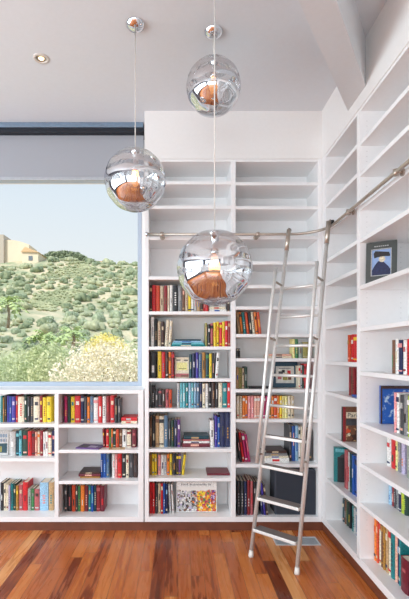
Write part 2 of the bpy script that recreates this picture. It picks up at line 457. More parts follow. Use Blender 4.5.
# --- low bookcase, right bay
zs = Z(424.5); back_row(55,388,4.54, zs, LT-.03-zs, .09, 'low bookcase right bay, top shelf', G+'low bookcase', [
 (42,55,38,'magenta','yellow'),(56,70,38,'dark green','black'),(71,88,40,'yellow','teal'),(89,115,36,'red','white'),(116,130,34,'navy','silver'),(131,145,40,'dark grey','blue'),(146,158,42,'orange','brown'),
 (159,174,38,'steel blue','grey'),(175,195,44,'white','pink'),(196,214,38,'red','white'),(215,231,38,'white'),(232,249,36,'dark red','red'),(250,269,34,'red','cream'),(270,284,44,'black'),(285,297,50,'dark grey','silver')])
zs = Z(450); back_row(55,388,4.54, zs, Z(424.5)-TH-zs, .09, 'low bookcase right bay, second shelf', G+'low bookcase', [
 (218,228,188,'dark red','yellow',-3),(231,245,188,'red','cream'),(246,254,186,'green','yellow'),(255,263,186,'orange'),(264,275,190,'dark green'),(276,290,188,'rust','brown'),(291,305,190,'brown'),(306,325,188,'white','dark grey'),(326,345,192,'cream'),(349,368,188,'maroon','rose')])
zs = Z(481); back_row(55,445,4.54, zs, Z(450)-TH-zs, .09, 'low bookcase right bay, third shelf', G+'low bookcase', [
 (207,217,40,'blue'),(218,232,40,'blue','light blue'),(233,245,42,'steel blue','blue'),(259,271,44,'white','pink'),(272,283,44,'pink','white'),(284,303,40,'red','dark red'),(304,321,40,'black','silver'),(322,335,46,'cream'),(336,355,40,'dark grey','grey'),(356,374,42,'dark brown','dark grey')])
zs = ZB; back_row(55,445,4.54, zs, Z(481)-TH-zs, .12, 'low bookcase right bay, bottom shelf', G+'low bookcase', [
 (42,55,184,'dark grey'),(56,75,184,'black','rose'),(76,92,184,'rust','dark brown'),(93,103,186,'dark grey'),(104,115,188,'green'),(116,133,184,'orange','white'),(134,150,186,'maroon'),(151,163,184,'teal'),(164,175,186,'blue','aqua'),(176,187,184,'dark teal'),(188,205,184,'dark red','rose'),(206,224,186,'maroon','red')])
# --- tall bookcase, left bay
TLx = 'tall bookcase left bay, '
def tl(k): return Z(SL[k]), (Z(SL[k-1])-TH-Z(SL[k]))
zs, gp = tl(4); back_row(143,275,4.217, zs, gp, .06, TLx+'highest filled shelf', G+'tall bookcase', [
 (28,38,44,'dark brown'),(39,54,42,'red','dark red'),(55,71,44,'rust','red'),(72,87,46,'beige','brown'),(88,103,44,'dark red','brown'),(104,112,44,'cream'),(113,125,42,'white','grey'),(126,148,42,'black','white'),
 (149,164,50,'grey'),(165,178,44,'brown'),(179,190,46,'beige'),(191,203,50,'yellow','navy'),(204,215,50,'white','navy'),(216,227,52,'silver'),(228,242,62,'tan'),(243,254,66,'dark brown'),(255,262,80,'red'),(263,276,78,'red','black')])
for i, (c, l) in enumerate((('white','white'),('cream','cream'),('silver','pale silver'))):
    flat_book(X(143+280/4.217,D+.06), X(143+(352-i*4)/4.217,D+.06), .022-.002*i, D+.06+.004*i, zs+(0,.0226,.0436)[i], .17, c,
      f"{l} book lying {('at the bottom','in the middle','on top')[i]} of the pale stack, tall bookcase highest filled shelf", 'pale stack in the tall bookcase')
back_row(143,275,4.217, zs, gp, .06, 'end of tall bookcase highest filled shelf', G+'tall bookcase', [(357,365,110,'dark brown')])
zs, gp = tl(5); back_row(143,275,4.217, zs, gp, .06, TLx+'shelf with teal stack', G+'tall bookcase', [
 (33,47,170,'white','grey'),(49,60,184,'black'),(62,75,196,'beige'),(76,90,196,'dark brown','beige'),(91,104,190,'cream','grey',4),(106,118,194,'cream','silver',4)])
back_row(143,275,4.217, zs, gp, .06, 'right of teal stack, tall bookcase left bay', G+'tall bookcase', [
 (263,272,202,'olive'),(273,284,208,'black','white'),(285,296,204,'rose','black'),(298,309,200,'yellow','red'),(310,321,196,'yellow','orange'),(323,334,200,'red','yellow'),(335,345,196,'yellow','red'),(346,358,194,'red','white'),(359,369,194,'dark red')])
for i, (c, l, x0, x1, t) in enumerate((('teal','dark teal',115,262,.016),('aqua','aqua',122,258,.017),('light blue','light blue',128,250,.014),('dark teal','deep teal',135,244,.012))):
    flat_book(X(143+x0/4.217,D+.07), X(143+x1/4.217,D+.07), t, D+.07, zs+(0,.0164,.0338,.0482)[i], .19, c,
      f"{l} book lying {('at the bottom','second from bottom','second from top','on top')[i]} of the blue-green stack, tall bookcase", 'blue-green stack in the tall bookcase')
zs, gp = tl(6); back_row(143,340,4.217, zs, gp, .06, TLx+'shelf with cream cover', G+'tall bookcase', [
 (30,55,52,'black','white'),(62,78,48,'yellow','black'),(79,94,50,'red','grey'),(95,107,54,'dark brown','brown'),(108,119,50,'orange','black'),(120,132,50,'dark red','red')])
back_row(143,340,4.217, zs, gp, .06, 'right of cream cover, tall bookcase left bay', G+'tall bookcase', [
 (196,207,60,'dark teal'),(208,222,56,'navy','white'),(223,235,52,'indigo','silver'),(236,249,60,'steel blue','navy'),(250,264,52,'gold','black'),(265,279,54,'dark teal','green'),(280,291,58,'yellow','green'),(292,302,54,'black'),(304,317,54,'white','black',4)])
zs, gp = tl(7); back_row(143,340,4.217, zs, gp, .06, TLx+'seventh shelf from bottom'[0:0]+'shelf of pale-blue series', G+'tall bookcase', [
 (36,50,192,'black','silver'),(51,64,210,'dark grey'),(65,79,208,'dark grey','rose'),(80,94,210,'dark brown','silver'),(95,109,208,'rose','black'),(110,122,210,'rust','black')])
back_row(143,340,4.217, zs, gp, .06, 'right half, tall bookcase shelf of pale-blue series', G+'tall bookcase', [
 (144,155,182,'silver'),(156,167,178,'aqua','white'),(168,179,178,'aqua','white'),(180,191,178,'teal','white'),(192,203,178,'light blue','white'),(204,214,178,'aqua','white'),(215,225,178,'light blue','white'),(226,238,178,'steel blue','white'),(239,250,180,'navy'),
 (251,263,184,'cream','grey'),(264,276,184,'white'),(277,289,180,'black','silver'),(290,304,178,'dark brown'),(305,318,176,'black','white'),(319,335,178,'cream','grey'),(336,355,182,'teal','silver'),(356,368,178,'red','white')])
zs, gp = tl(8); back_row(143,405,4.217, zs, gp, .07, TLx+'shelf with flat dark stack', G+'tall bookcase', [
 (29,38,52,'brown'),(39,52,48,'black','cream'),(53,68,46,'tan','brown'),(69,88,48,'cream','black'),(89,105,44,'steel blue'),(107,118,66,'dark grey','silver'),(119,131,64,'dark green','gold'),(132,144,62,'navy','silver'),(145,158,62,'purple','white')])
back_row(143,405,4.217, zs, gp, .07, 'right of flat dark stack, tall bookcase', G+'tall bookcase', [
 (283,300,66,'white','black'),(303,314,46,'indigo','white'),(315,325,52,'blue','silver'),(326,347,30,'navy','dark grey'),(348,368,30,'navy','gold')])
for i, (c, l, x0, x1, t) in enumerate((('maroon','maroon',166,282,.03),('white','white',170,280,.018),('rose','rose',168,282,.014),('dark teal','slate',172,278,.026))):
    flat_book(X(143+x0/4.217,D+.07), X(143+x1/4.217,D+.07), t, D+.07, zs+(0,.0304,.0488,.0632)[i], .19, c,
      f"{l} book lying {('at the bottom','second from bottom','second from top','on top')[i]} of the dark stack, tall bookcase left bay", 'dark stack in the tall bookcase')
zs, gp = tl(9); back_row(143,405,4.217, zs, gp, .09, TLx+'shelf of yellow books', G+'tall bookcase', [
 (29,37,210,'gold','black'),(38,48,208,'yellow','black'),(49,58,208,'yellow','white'),(63,75,212,'pink','grey'),(76,88,212,'white'),(89,100,212,'silver'),(101,112,208,'orange','black'),(113,123,208,'yellow'),(125,139,206,'black','gold'),
 (141,150,208,'dark brown','yellow'),(151,160,208,'purple','yellow'),(163,174,212,'yellow','black',6)])
zs = ZB; gp = Z(SL[9])-TH-zs; back_row(143,450,4.217, zs, gp, .07, TLx+'bottom shelf', G+'tall bookcase', [
 (28,38,138,'red','dark red'),(39,50,140,'red','white'),(52,63,144,'dark grey','beige'),(64,75,142,'beige','black'),(76,84,142,'red'),(85,94,142,'blue','white'),(95,105,144,'navy','light blue'),(113,121,146,'silver',None,-3),(124,131,146,'white',None,-3)])
# dark slim book on the yellow shelf
def T(px0, px1, Y): return X(px0, Y), X(px1, Y)
a, b = T(207,229.5,D+.1)
flat_book(a, b, .016, D+.08, Z(SL[9]), .2, 'maroon', 'slim maroon book lying flat right of the yellow books, tall bookcase', marks=[])
# --- tall bookcase, right bay
def tr(k): return Z(SR[k]), (Z(SR[k-1])-TH-Z(SR[k]))
TRx = 'tall bookcase right bay, '
zs, gp = tr(6); back_row(228,300,4.09, zs, gp, .07, TRx+'highest filled shelf', G+'tall bookcase', [
 (44,53,42,'tan','black',-6),(55,64,46,'orange','black',-6),(66,76,42,'teal','white',-6),(78,89,40,'rust','orange',-6),(91,101,44,'black','cream',-6),(103,113,42,'cream','black',-6),(115,125,42,'orange','black',-6),(127,139,40,'rust','yellow',-6)])
zs, gp = tr(7); back_row(228,300,4.09, zs, gp, .07, TRx+'shelf with pale stack', G+'tall bookcase', [(36,43,202,'dark grey'),(44,51,198,'black','silver')])
back_row(228,300,4.09, zs, gp, .06, 'right of pale stack, tall bookcase right bay', G+'tall bookcase', [
 (266,276,156,'pale yellow'),(277,288,158,'green','pale yellow'),(290,306,172,'grey green','brown'),(307,330,172,'olive','beige')])
for i, (c, l) in enumerate((('cream','cream'),('salmon','salmon pink'))):
    a, b = X(228+(160+i*4)/4.09, D+.07), X(228+(262-i*3)/4.09, D+.07)
    flat_book(a, b, .017, D+.07, zs+.0174*i, .18, c, f"{l} book lying {('at the bottom','on top')[i]} of pale stack behind ladder, right bay", 'pale stack behind the ladder')
zs, gp = tr(8); back_row(228,360,4.09, zs, gp, .08, TRx+'shelf with teal frame', G+'tall bookcase', [
 (34,45,30,'tan'),(46,57,32,'olive','brown'),(58,67,34,'beige','dark grey'),(68,80,28,'dark green','white')])
back_row(228,360,4.09, zs, gp, .08, 'right of teal frame, right bay', G+'tall bookcase', [
 (290,297,24,'cream','red'),(298,305,22,'silver','red'),(306,312,22,'dark green','red'),(313,325,16,'red','dark red')])
a, b = X(228+84/4.09, D+.07), X(228+180/4.09, D+.07)
flat_book(a, b, .016, D+.06, zs, .1, 'black', 'thin black book lying flat in front of teal frame, right bay', marks=[])
# framed collage
fr = thing('framed_collage', 'dark teal framed collage picture leaning on shelf behind ladder rungs', 'picture', (X(285.3,D+.17), D+.17, zs+.0025), (R(-5),0,0))
def frame(root, w, h, fw, fh, depth, m, m_in, mw=0):
    f = MB(); f.box(-w/2, -w/2+fw, 0, depth, 0, h); f.box(w/2-fw, w/2, 0, depth, 0, h)
    f.box(-w/2+fw, w/2-fw, 0, depth, 0, fh); f.box(-w/2+fw, w/2-fw, 0, depth, h-fh, h)
    f.build('frame', m, root, .001)
    box(-w/2+fw, w/2-fw, depth*.4, depth*.9, fh, h-fh).build('picture', m_in, root)
FT = mat('dark_teal_frame', (34,66,84), .4)
frame(fr, .215, .214, .03, .036, .016, FT, mat('collage_paper', (206,204,196), .7, vary=.2, scale=30))
random.seed(3)
for (cx, cz, sx, sz, c) in ((-.035,.115,.018,.02,'dark grey'),(-.012,.135,.012,.012,'black'),(.012,.105,.022,.016,'beige'),(.035,.12,.014,.022,'red'),(-.045,.08,.016,.012,'rose'),(.002,.075,.02,.014,'olive'),(.04,.075,.014,.012,'brown'),(.0,.16,.05,.004,'grey')):
    box(cx-sx, cx+sx, .0055, .0064, cz-sz, cz+sz).build('collage_piece', cmat(c), fr)
zs, gp = tr(9)
series = [(36,47,'cream'),(48,59,'beige'),(60,70,'orange'),(71,81,'orange'),(82,94,'pink'),(95,107,'pink'),(108,119,'salmon'),(120,131,'salmon'),(132,144,'pink'),(145,154,'magenta'),(155,164,'magenta'),(165,177,'gold'),(178,189,'orange'),(190,201,'rust'),(202,212,'orange'),(213,222,'yellow'),(223,232,'pale yellow'),(233,245,'pale yellow'),(246,258,'cream'),(259,272,'beige')]
back_row(228,360,4.09, zs, gp, .06, TRx+'pastel row', G+'tall bookcase', [(a,b,148,c,'white') for a,b,c in series])
zs, gp = tr(10); back_row(228,415,4.09, zs, gp, .07, TRx+'shelf of magenta books', G+'tall bookcase', [
 (50,59,72,'black','pink',-8),(61,70,72,'red','black',-8),(72,82,76,'magenta','white',-8),(84,94,80,'magenta','pink',-8)])
back_row(228,415,4.09, zs, gp, .1, 'right of grey stack behind ladder', G+'tall bookcase', [
 (252,262,42,'dark grey'),(263,276,46,'blue'),(277,289,44,'light blue','blue'),(290,297,48,'white'),(298,306,48,'cream'),(326,345,62,'dark grey','grey')])
for i, (c, l, x0, x1, t) in enumerate((('white','thick white',152,250,.034),('cream','cream',150,247,.018),('grey','grey',148,243,.02),('dark brown','dark brown',156,240,.022))):
    flat_book(X(228+x0/4.09,D+.06), X(228+x1/4.09,D+.06), t, D+.06, zs+(0,.0344,.0528,.0732)[i], .2, c,
      f"{l} book lying {('at the bottom','second from bottom','second from top','on top')[i]} of grey stack behind ladder", 'grey stack behind the ladder', PAGES)
zs = ZB; gp = Z(SR[10])-TH-zs; back_row(228,460,4.09, zs, gp, .04, TRx+'bottom shelf', G+'tall bookcase', [
 (38,51,86,'black','grey'),(53,65,88,'dark grey','silver'),(67,78,88,'navy','silver'),(80,91,84,'dark red','white'),(93,104,88,'rose','red'),(106,114,90,'black','silver'),(116,124,90,'dark grey','purple'),(139,147,92,'navy','silver',-7),(149,157,96,'indigo','silver',-7),(159,166,102,'dark brown','beige',-7)])
bc = thing('storage_case', 'charcoal black upright case with rounded corners behind the ladder foot', 'case', (X(295.3,3.6), 3.6, zs+.0005))
hw = (X(316,3.6)-X(275,3.6))/2; hh = Z(469,3.6)-zs-.001; r_ = .025
poly = []
for cx, cz, a0 in ((hw-r_,r_*.3,-90),(hw-r_,hh-r_,0),(-hw+r_,hh-r_,90),(-hw+r_,r_*.3,180)):
    rr = r_ if cz > .1 else r_*.3
    ccx = cx if cz > .1 else (hw-rr if cx > 0 else -hw+rr)
    for k in range(6): a = R(a0+k*18); poly.append((ccx+rr*math.cos(a), cz+rr*math.sin(a)))
MB().prism(poly, 'y', 0, .19).build('case_body', CASE, bc, .003)
MB().prism([(p[0]*.93, hh/2+(p[1]-hh/2)*.94) for p in poly], 'y', -.004, .001).build('front_grille', mat('case_front', (50,54,64), .85, vary=.2, scale=500), bc)
MB().tube([(-.05,.06,hh-.001),(-.05,.06,hh+.008),(-.04,.06,hh+.012),(.04,.06,hh+.012),(.05,.06,hh+.008),(.05,.06,hh-.001)], .004, 8).build('carry_handle', BLACK, bc)

# face-out covers
def cover_book(name, label, loc, rot, w, h, t, color):
    """front cover facing -y, spine on its left; origin bottom centre of the front"""
    root = thing(name, label, 'book', loc, rot)
    k = .0025
    c = MB(); c.box(-w/2, w/2, 0, k, 0, h); c.box(-w/2, w/2, t-k, t, 0, h); c.box(-w/2, -w/2+k, k, t-k, 0, h)
    c.build('cover', cmat(color) if isinstance(color, str) else color, root, .0006)
    box(-w/2+k+.0002, w/2-.003, k+.0002, t-k-.0002, .003, h-.003).build('page_block', PAGES, root)
    return root
# big white picture book at the bottom of the tall bookcase
YA = D+.1
wA = X(217,YA)-X(176.5,YA); hA = Z(482.5,YA)-ZB-.004
ab = cover_book('picture_book', 'large white picture book standing face out with grey crowd and orange leaves', (X(196.7,YA), YA, ZB+.0035), (R(-4),0,0), wA, hA, .022, 'white')
def print_mat(name, cols1, cols2=None, split=0., scale=60, soft=.02, top=None):
    """printed picture: small patches of colour, optionally a second palette right of x=split"""
    m = bpy.data.materials.new(name); m.use_nodes = True; nt = m.node_tree; b = nt.nodes['Principled BSDF']; L = nt.links
    b.inputs['Roughness'].default_value = .4
    tc = nt.nodes.new('ShaderNodeTexCoord'); v = nt.nodes.new('ShaderNodeTexVoronoi'); v.inputs['Scale'].default_value = scale
    L.new(tc.outputs['Object'], v.inputs['Vector'])
    sx = nt.nodes.new('ShaderNodeSeparateColor'); L.new(v.outputs['Color'], sx.inputs[0])
    def ramp(cols):
        r = nt.nodes.new('ShaderNodeValToRGB'); r.color_ramp.interpolation = 'CONSTANT'
        for i, c in enumerate(cols):
            e = r.color_ramp.elements[i] if i < 2 else r.color_ramp.elements.new(i/len(cols))
            e.position = i/len(cols); e.color = lin(PAL[c])+(1,)
        L.new(sx.outputs[0], r.inputs['Fac']); return r.outputs['Color']
    out = ramp(cols1)
    nz = nt.nodes.new('ShaderNodeTexNoise'); nz.inputs['Scale'].default_value = 18; L.new(tc.outputs['Object'], nz.inputs['Vector'])
    sp_ = nt.nodes.new('ShaderNodeSeparateXYZ'); L.new(tc.outputs['Object'], sp_.inputs[0])
    def mixby(axis, lo, hi, A, B, amp):
        ad = nt.nodes.new('ShaderNodeMath'); ad.operation = 'MULTIPLY_ADD'; ad.inputs[1].default_value = amp
        L.new(nz.outputs['Fac'], ad.inputs[0]); L.new(sp_.outputs[axis], ad.inputs[2])
        mr = nt.nodes.new('ShaderNodeMapRange'); mr.inputs['From Min'].default_value = lo; mr.inputs['From Max'].default_value = hi
        L.new(ad.outputs[0], mr.inputs['Value']); mx = nt.nodes.new('ShaderNodeMixRGB')
        L.new(mr.outputs[0], mx.inputs[0]); L.new(A, mx.inputs[1])
        if isinstance(B, str): mx.inputs[2].default_value = lin(PAL[B])+(1,)
        else: L.new(B, mx.inputs[2])
        return mx.outputs[0]
    if cols2: out = mixby('X', split, split+soft, out, ramp(cols2), .06)
    if top: out = mixby('Z', top[0], top[0]+.012, out, top[1], .06)
    L.new(out, b.inputs['Base Color'])
    return m
PM = print_mat('autumn_crowd_print', ['silver','lilac','grey','silver','dark grey','white','brown','silver'], ['orange','yellow','rust','gold','cream','orange','magenta','yellow','green','rose'], .025, 75, .012, (hA*.68+.03,'white'))
box(-wA/2+.006, wA/2-.006, -.0006, .001, .006, hA-.04).build('cover_picture', PM, ab)
box(-.045, -.008, -.0010, .001, hA*.28, hA*.72).build('cover_figure', print_mat('figure_group_print', ['black','dark grey','purple','brown','grey','orange','silver'], None, 0, 90), ab)
box(wA*.36, wA*.47, -.0010, .001, hA*.3, hA*.74).build('cover_leaves', print_mat('plum_leaves_print', ['magenta','rose','maroon','purple','lilac','orange'], None, 0, 90), ab)
box(.01, .04, -.0013, .001, hA*.46, hA*.62).build('cover_leaves', print_mat('green_leaves_print', ['green','lime','yellow','orange'], None, 0, 90), ab)
q = MB(); x_ = -wA/2+.04; k = 0
for wl in (5, 12, 2):
    for j in range(wl):
        hgt = .015 if (j == 0 or random.random() < .25) else .0105
        q.box(x_, x_+.007, -.0006, .001, hA-.027, hA-.027+hgt); x_ += .0118
    x_ += .012
q.build('cover_title', cmat('grey'), ab)
# cream cover on the left bay
YA = D+.09; zs = Z(SL[6])
wA = X(189,YA)-X(175.2,YA); hA = Z(357.5,YA)-zs
cb = cover_book('book', 'small cream book standing face out with pale yellow panel, tall bookcase left bay', (X(182.1,YA), YA, zs+.0025), (R(-4),0,0), wA, hA, .02, 'cream')
for (x0,x1,z0,z1,c) in ((-.4,.38,.36,.74,'pale yellow'),(-.45,-.12,.83,.88,'dark grey'),(.12,.42,.82,.88,'dark grey'),(-.48,.48,.03,.2,'rose'),(-.25,.3,.42,.46,'olive'),(-.1,.45,.0501,.12,'brown')):
    box(wA*x0, wA*x1, -.0007-.0002*(c == 'olive')-.0003*(c == 'brown'), .001, hA*z0, hA*z1).build('cover_print', cmat(c), cb)
# silver cover with lettering block, left end of the middle shelf of the low bookcase
YA = D+.1; zs = Z(458.5)
wA = X(8.2,YA)-X(-8,YA); hA = Z(431,YA)-zs
sb_ = cover_book('book', 'white book standing face out at left frame edge with dark landscape print, low bookcase', (X(.1,YA), YA, zs+.0025), (R(-4),0,0), wA, hA, .02, 'silver')
for j in range(9):
    box(-wA*.46+j*wA*.1, -wA*.40+j*wA*.1, -.0008, .001, hA*.72, hA*.86).build('cover_lettering', cmat('steel blue'), sb_)
for j in range(9):
    box(-wA*.46+j*wA*.1, -wA*.40+j*wA*.1, -.0008, .001, hA*.54, hA*.67).build('cover_lettering', cmat('steel blue' if j % 2 else 'grey'), sb_)
box(-wA*.46, wA*.42, -.0008, .001, hA*.1, hA*.48).build('cover_print', cmat('dark teal'), sb_)
box(-wA*.2, wA*.1, -.0014, .001, hA*.14, hA*.36).build('cover_print', cmat('olive'), sb_)

# items lying in the low bookcase
def sheet(name, label, cat, cx, cy, zs, w, d, t, rz, color, patt):
    root = thing(name, label, cat, (cx, cy, zs+.0004), (0,0,R(rz)))
    box(-w/2, w/2, -d/2, d/2, 0, t).build('cover', cmat(color), root, .0006)
    for (x0,x1,y0,y1,c) in patt:
        box(w*x0, w*x1, d*y0, d*y1, t-.0004, t+.0006).build('cover_print', cmat(c), root)
    return root
zs = Z(450); sheet('magazine', 'dark purple magazine lying flat, low bookcase right bay, second shelf', 'magazine', X(91,D+.11), D+.11, zs, .2, .16, .008, -12, 'purple',
  [(-.42,-.1,-.35,.3,'dark grey'),(-.05,.3,-.3,.1,'lilac'),(.1,.42,.15,.38,'navy')])
sheet('booklet', 'tan booklet lying in front of the upright books, low bookcase second shelf', 'booklet', X(117,D+.045), D+.045, zs, .13, .07, .005, 4, 'tan', [(-.3,.2,-.2,.3,'cream')])
zs = Z(481)
for i, (c, l, x0, x1, t) in enumerate((('gold','tan',80,100,.012),('maroon','dark maroon',78.5,100.3,.022),('dark brown','dark brown',79.5,100,.014))):
    flat_book(X(x0,D+.08), X(x1,D+.08), t, D+.08, zs+(0,.0124,.0348)[i], .17, c, f"{l} book lying {('at the bottom','in the middle','on top')[i]} of the stack, low bookcase third shelf", 'dark stack in the low bookcase')
zs = Z(424.5)
for i, (c, l, t) in enumerate((('cream','cream',.02),('red','red',.028))):
    flat_book(X(121.5,D+.06), X(137.2,D+.06), t, D+.05, zs+(0,.0204)[i], .2, c, f"{l} book lying {('under a red one','on a cream one')[i]}, right end of low bookcase top shelf", 'red and cream books in the low bookcase')

# --- right bookcase
def right_row(Xs, zs, gap, rowtxt, items):
    zs = H+zs
    for i, it in enumerate(items):
        x0, x1, yt, c = it[:4]; c2 = it[4] if len(it) > 4 else None
        Y0 = F*Xs/(x0-XV); Y1 = F*Xs/(x1-XV)+.0012
        h = min(H+(YV-yt)*(Y0+Y1)/2/F-zs, gap-.012); h = max(h, .1)
        w = max(.007, Y0-Y1); dd = min(XO-.012-Xs-.01, max(.12, h*.68))
        nb = items[i-1][3] if i else (items[1][3] if len(items) > 1 else None)
        root = thing('book', mklabel(size_word(w,h), c, nb, i, rowtxt), 'book', (Xs+random.uniform(0,.006), Y0, zs+.0003), (0,0,R(-90)), G+'right bookcase')
        book_mesh(root, w, h, dd, c, rmarks(c, c2))
def gapb(B, k): return (B[k-1]-TH-B[k]) if k < len(B) else (B[-1]-TH+1.295)
ZBR = -1.295
right_row(1.2, B1[7], gapb(B1,7), 'right bookcase far bay, bright red group', [(347,349.6,335,'rust','gold'),(349.8,352.6,334.5,'red','white'),(352.8,355.8,334.5,'red','yellow')])
right_row(1.2, B1[8], gapb(B1,8), 'right bookcase far bay, dark red group', [(347.4,349.6,366,'dark red','rose'),(349.9,351.8,366,'brown','black'),(352,354.2,366,'dark red','black')])
flat_ = thing('book', 'small blue book lying flat beside dark red books, right bookcase far bay', 'book', (1.18, F*1.2/(354.6-XV), H+B1[8]+.0164), (0,R(90),R(-90)))
book_mesh(flat_, .016, .1, .15, 'blue', [])
right_row(1.2, B1[10], gapb(B1,10), 'right bookcase far bay, above bottom shelf', [(343.4,346.5,450,'rose','dark red'),(346.9,348.4,452,'silver'),(348.6,350.7,453,'dark teal','black'),(351,353.6,455,'blue','white'),(353.8,356.6,456,'blue','navy')])
right_row(1.27, ZBR, gapb(B1,11), 'right bookcase far bay, bottom shelf', [(341.4,343.2,499,'dark teal'),(343.4,345.2,500,'brown','grey'),(345.4,347.3,501,'dark green','green'),(347.5,349.4,502,'black','yellow'),(350.7,352.8,506,'teal','dark green'),(353,354.8,508,'silver'),(355,356.6,509,'steel blue')])
# teal album with dark portrait on the far bay
Yk = 3.33
tb = cover_book('book', 'teal book with dark figure on cover, standing face out, right bookcase far bay', (1.26, Yk, H+B1[10]+.0008), (0,0,R(-14)), .17, .262, .03, 'teal')
box(-.06, .07, -.0006, .001, .0, .19).build('cover_print', cmat('black'), tb)
MB().prism([(.0+.045*math.cos(k*math.pi/8), .185+.03*math.sin(k*math.pi/8)) for k in range(9)], 'y', -.0008, .001).build('cover_print', cmat('dark grey'), tb)
box(-.075, .07, -.0007, .001, .225, .25).build('cover_print', cmat('aqua'), tb)
# book with cream title strip
Yk = 3.12
xk0 = X(343.4, Yk)
pb = cover_book('book', 'brown book with cream title strip and red spine facing the room, right bookcase far bay', (xk0+.085, Yk, H+B1[9]+.0008), (0,0,R(-4)), .17, .243, .035, 'brown')
box(-.0862, -.0848, .0005, .0345, .0, .243).build('spine', cmat('black'), pb)
box(-.0855, -.067, -.0006, .001, .0, .243).build('cover_print', cmat('dark red'), pb)
box(-.064, .083, -.0006, .001, .165, .208).build('title_strip', cmat('cream'), pb)
box(-.064, .083, -.0006, .001, .115, .16).build('cover_print', cmat('dark grey'), pb)
box(-.064, .083, -.0006, .001, .006, .11).build('cover_print', print_mat('paris_photo_print', ['rust','dark brown','brown','dark brown','tan','brown'], None, 0, 35), pb)
MB().add([(-.045+.011*math.cos(k*math.pi/6), -.0011, .05+.012*math.sin(k*math.pi/6)) for k in range(12)], [tuple(range(12))]).build('cover_print', cmat('cream'), pb)
me = text_mesh('Paris', .044)
o = bpy.data.objects.new('cover_title', me); COL.objects.link(o); o.parent = pb; me.materials.append(cmat('dark grey')); o.location = (-.056,-.001,.172); o.rotation_euler = (R(90),0,0)
# near bay
right_row(1.2, B2[6], gapb(B2,6), 'right bookcase near bay, below framed portrait', [(390.8,393.6,340,'brown','green'),(394,397.2,339,'white','cream'),(397.4,401.2,340,'navy','pink'),(401.7,405.2,340,'white','rose'),(405.4,409.2,339,'red','dark red'),(409.5,414,339,'red','white')])
bl = cover_book('book', 'large blue book with pale clouds standing face out, right bookcase near bay', (1.256+.092, 2.745, H+B2[7]+.0008), (0,0,R(-2)), .184, .236, .022, 'blue')
box(-.0925, -.083, -.0008, .001, 0, .236).build('cover_border', cmat('dark brown'), bl)
box(-.083, .09, -.0008, .001, .218, .236).build('cover_border', cmat('dark brown'), bl)
CLM = bpy.data.materials.new('cloud_sky_print'); CLM.use_nodes = True
_n = CLM.node_tree; _t = _n.nodes.new('ShaderNodeTexCoord'); _z = _n.nodes.new('ShaderNodeTexNoise'); _z.inputs['Scale'].default_value = 26; _z.inputs['Detail'].default_value = 3
_r = _n.nodes.new('ShaderNodeValToRGB'); _r.color_ramp.elements[0].position = .54; _r.color_ramp.elements[1].position = .64
_r.color_ramp.elements[0].color = lin((30,92,178))+(1,); _r.color_ramp.elements[1].color = lin((190,214,232))+(1,)
_n.links.new(_t.outputs['Object'], _z.inputs['Vector']); _n.links.new(_z.outputs['Fac'], _r.inputs['Fac']); _n.links.new(_r.outputs['Color'], _n.nodes['Principled BSDF'].inputs['Base Color'])
box(-.082, .09, -.0006, .001, .004, .21).build('cloud_print', CLM, bl)
right_row(1.2, B2[7], gapb(B2,7), 'right bookcase near bay, before blue cover', [(393.2,395.6,392.5,'pink','white'),(395.8,398,393,'white'),(398.3,402,395,'dark grey','silver'),(402.2,406,395,'grey','black'),(406.3,410,396,'lime','white'),(410.4,414,396,'white')])
right_row(1.29, B2[8], gapb(B2,8), 'right bookcase near bay, low middle shelf', [(385.4,389.5,437,'white','red'),(389.8,394,438,'red','dark green'),(394.8,396.6,440,'pale yellow'),(396.9,399.7,441,'grey','beige'),(399.9,403.4,442,'lilac','orange')])
right_row(1.27, B2[8], gapb(B2,8), 'right bookcase near bay, grey-green end book', [(405,411.5,444,'grey green','silver')])
right_row(1.32, B2[9], gapb(B2,9), 'right bookcase near bay, second lowest shelf', [(387.8,390.6,484,'light blue','blue'),(390.9,392.8,486,'dark red'),(393,394.9,486,'dark grey','silver'),(395.1,397.4,488,'grey','black'),(397.6,400,489,'navy','white'),(400.2,402.8,491,'lime','yellow'),(403,405.6,493,'dark green','lime')])
right_row(1.233, ZBR, gapb(B2,10), 'right bookcase near bay, bottom shelf', [(373.4,375.4,517,'orange','rust'),(375.6,377.4,518,'rust','salmon'),(377.8,379.6,519,'cream'),(379.9,381.8,521,'brown','gold'),(382,384.2,522,'gold','brown'),(384.5,387,524,'tan','cream'),(387.3,389.4,527,'cream'),(389.6,393.4,530,'teal','dark teal'),(393.7,396,534,'salmon','beige')])
right_row(1.235, ZBR, gapb(B2,10), 'right bookcase near bay, beside maroon book', [(396.4,397.8,537,'navy','light blue'),(398,399.6,538,'teal','white')])
# thick maroon volume, nearest on the bottom shelf
Y0 = F*1.225/(400-XV); Y1 = Y0-.075
mb_ = thing('book', 'thick maroon book, nearest on bottom shelf of right bookcase near bay', 'book', (1.225, Y0, H+ZBR+.0003), (0,0,R(-90)), G+'right bookcase')
book_mesh(mb_, .075, .185, .17, 'maroon', [('rose',.6,.7,.5)])
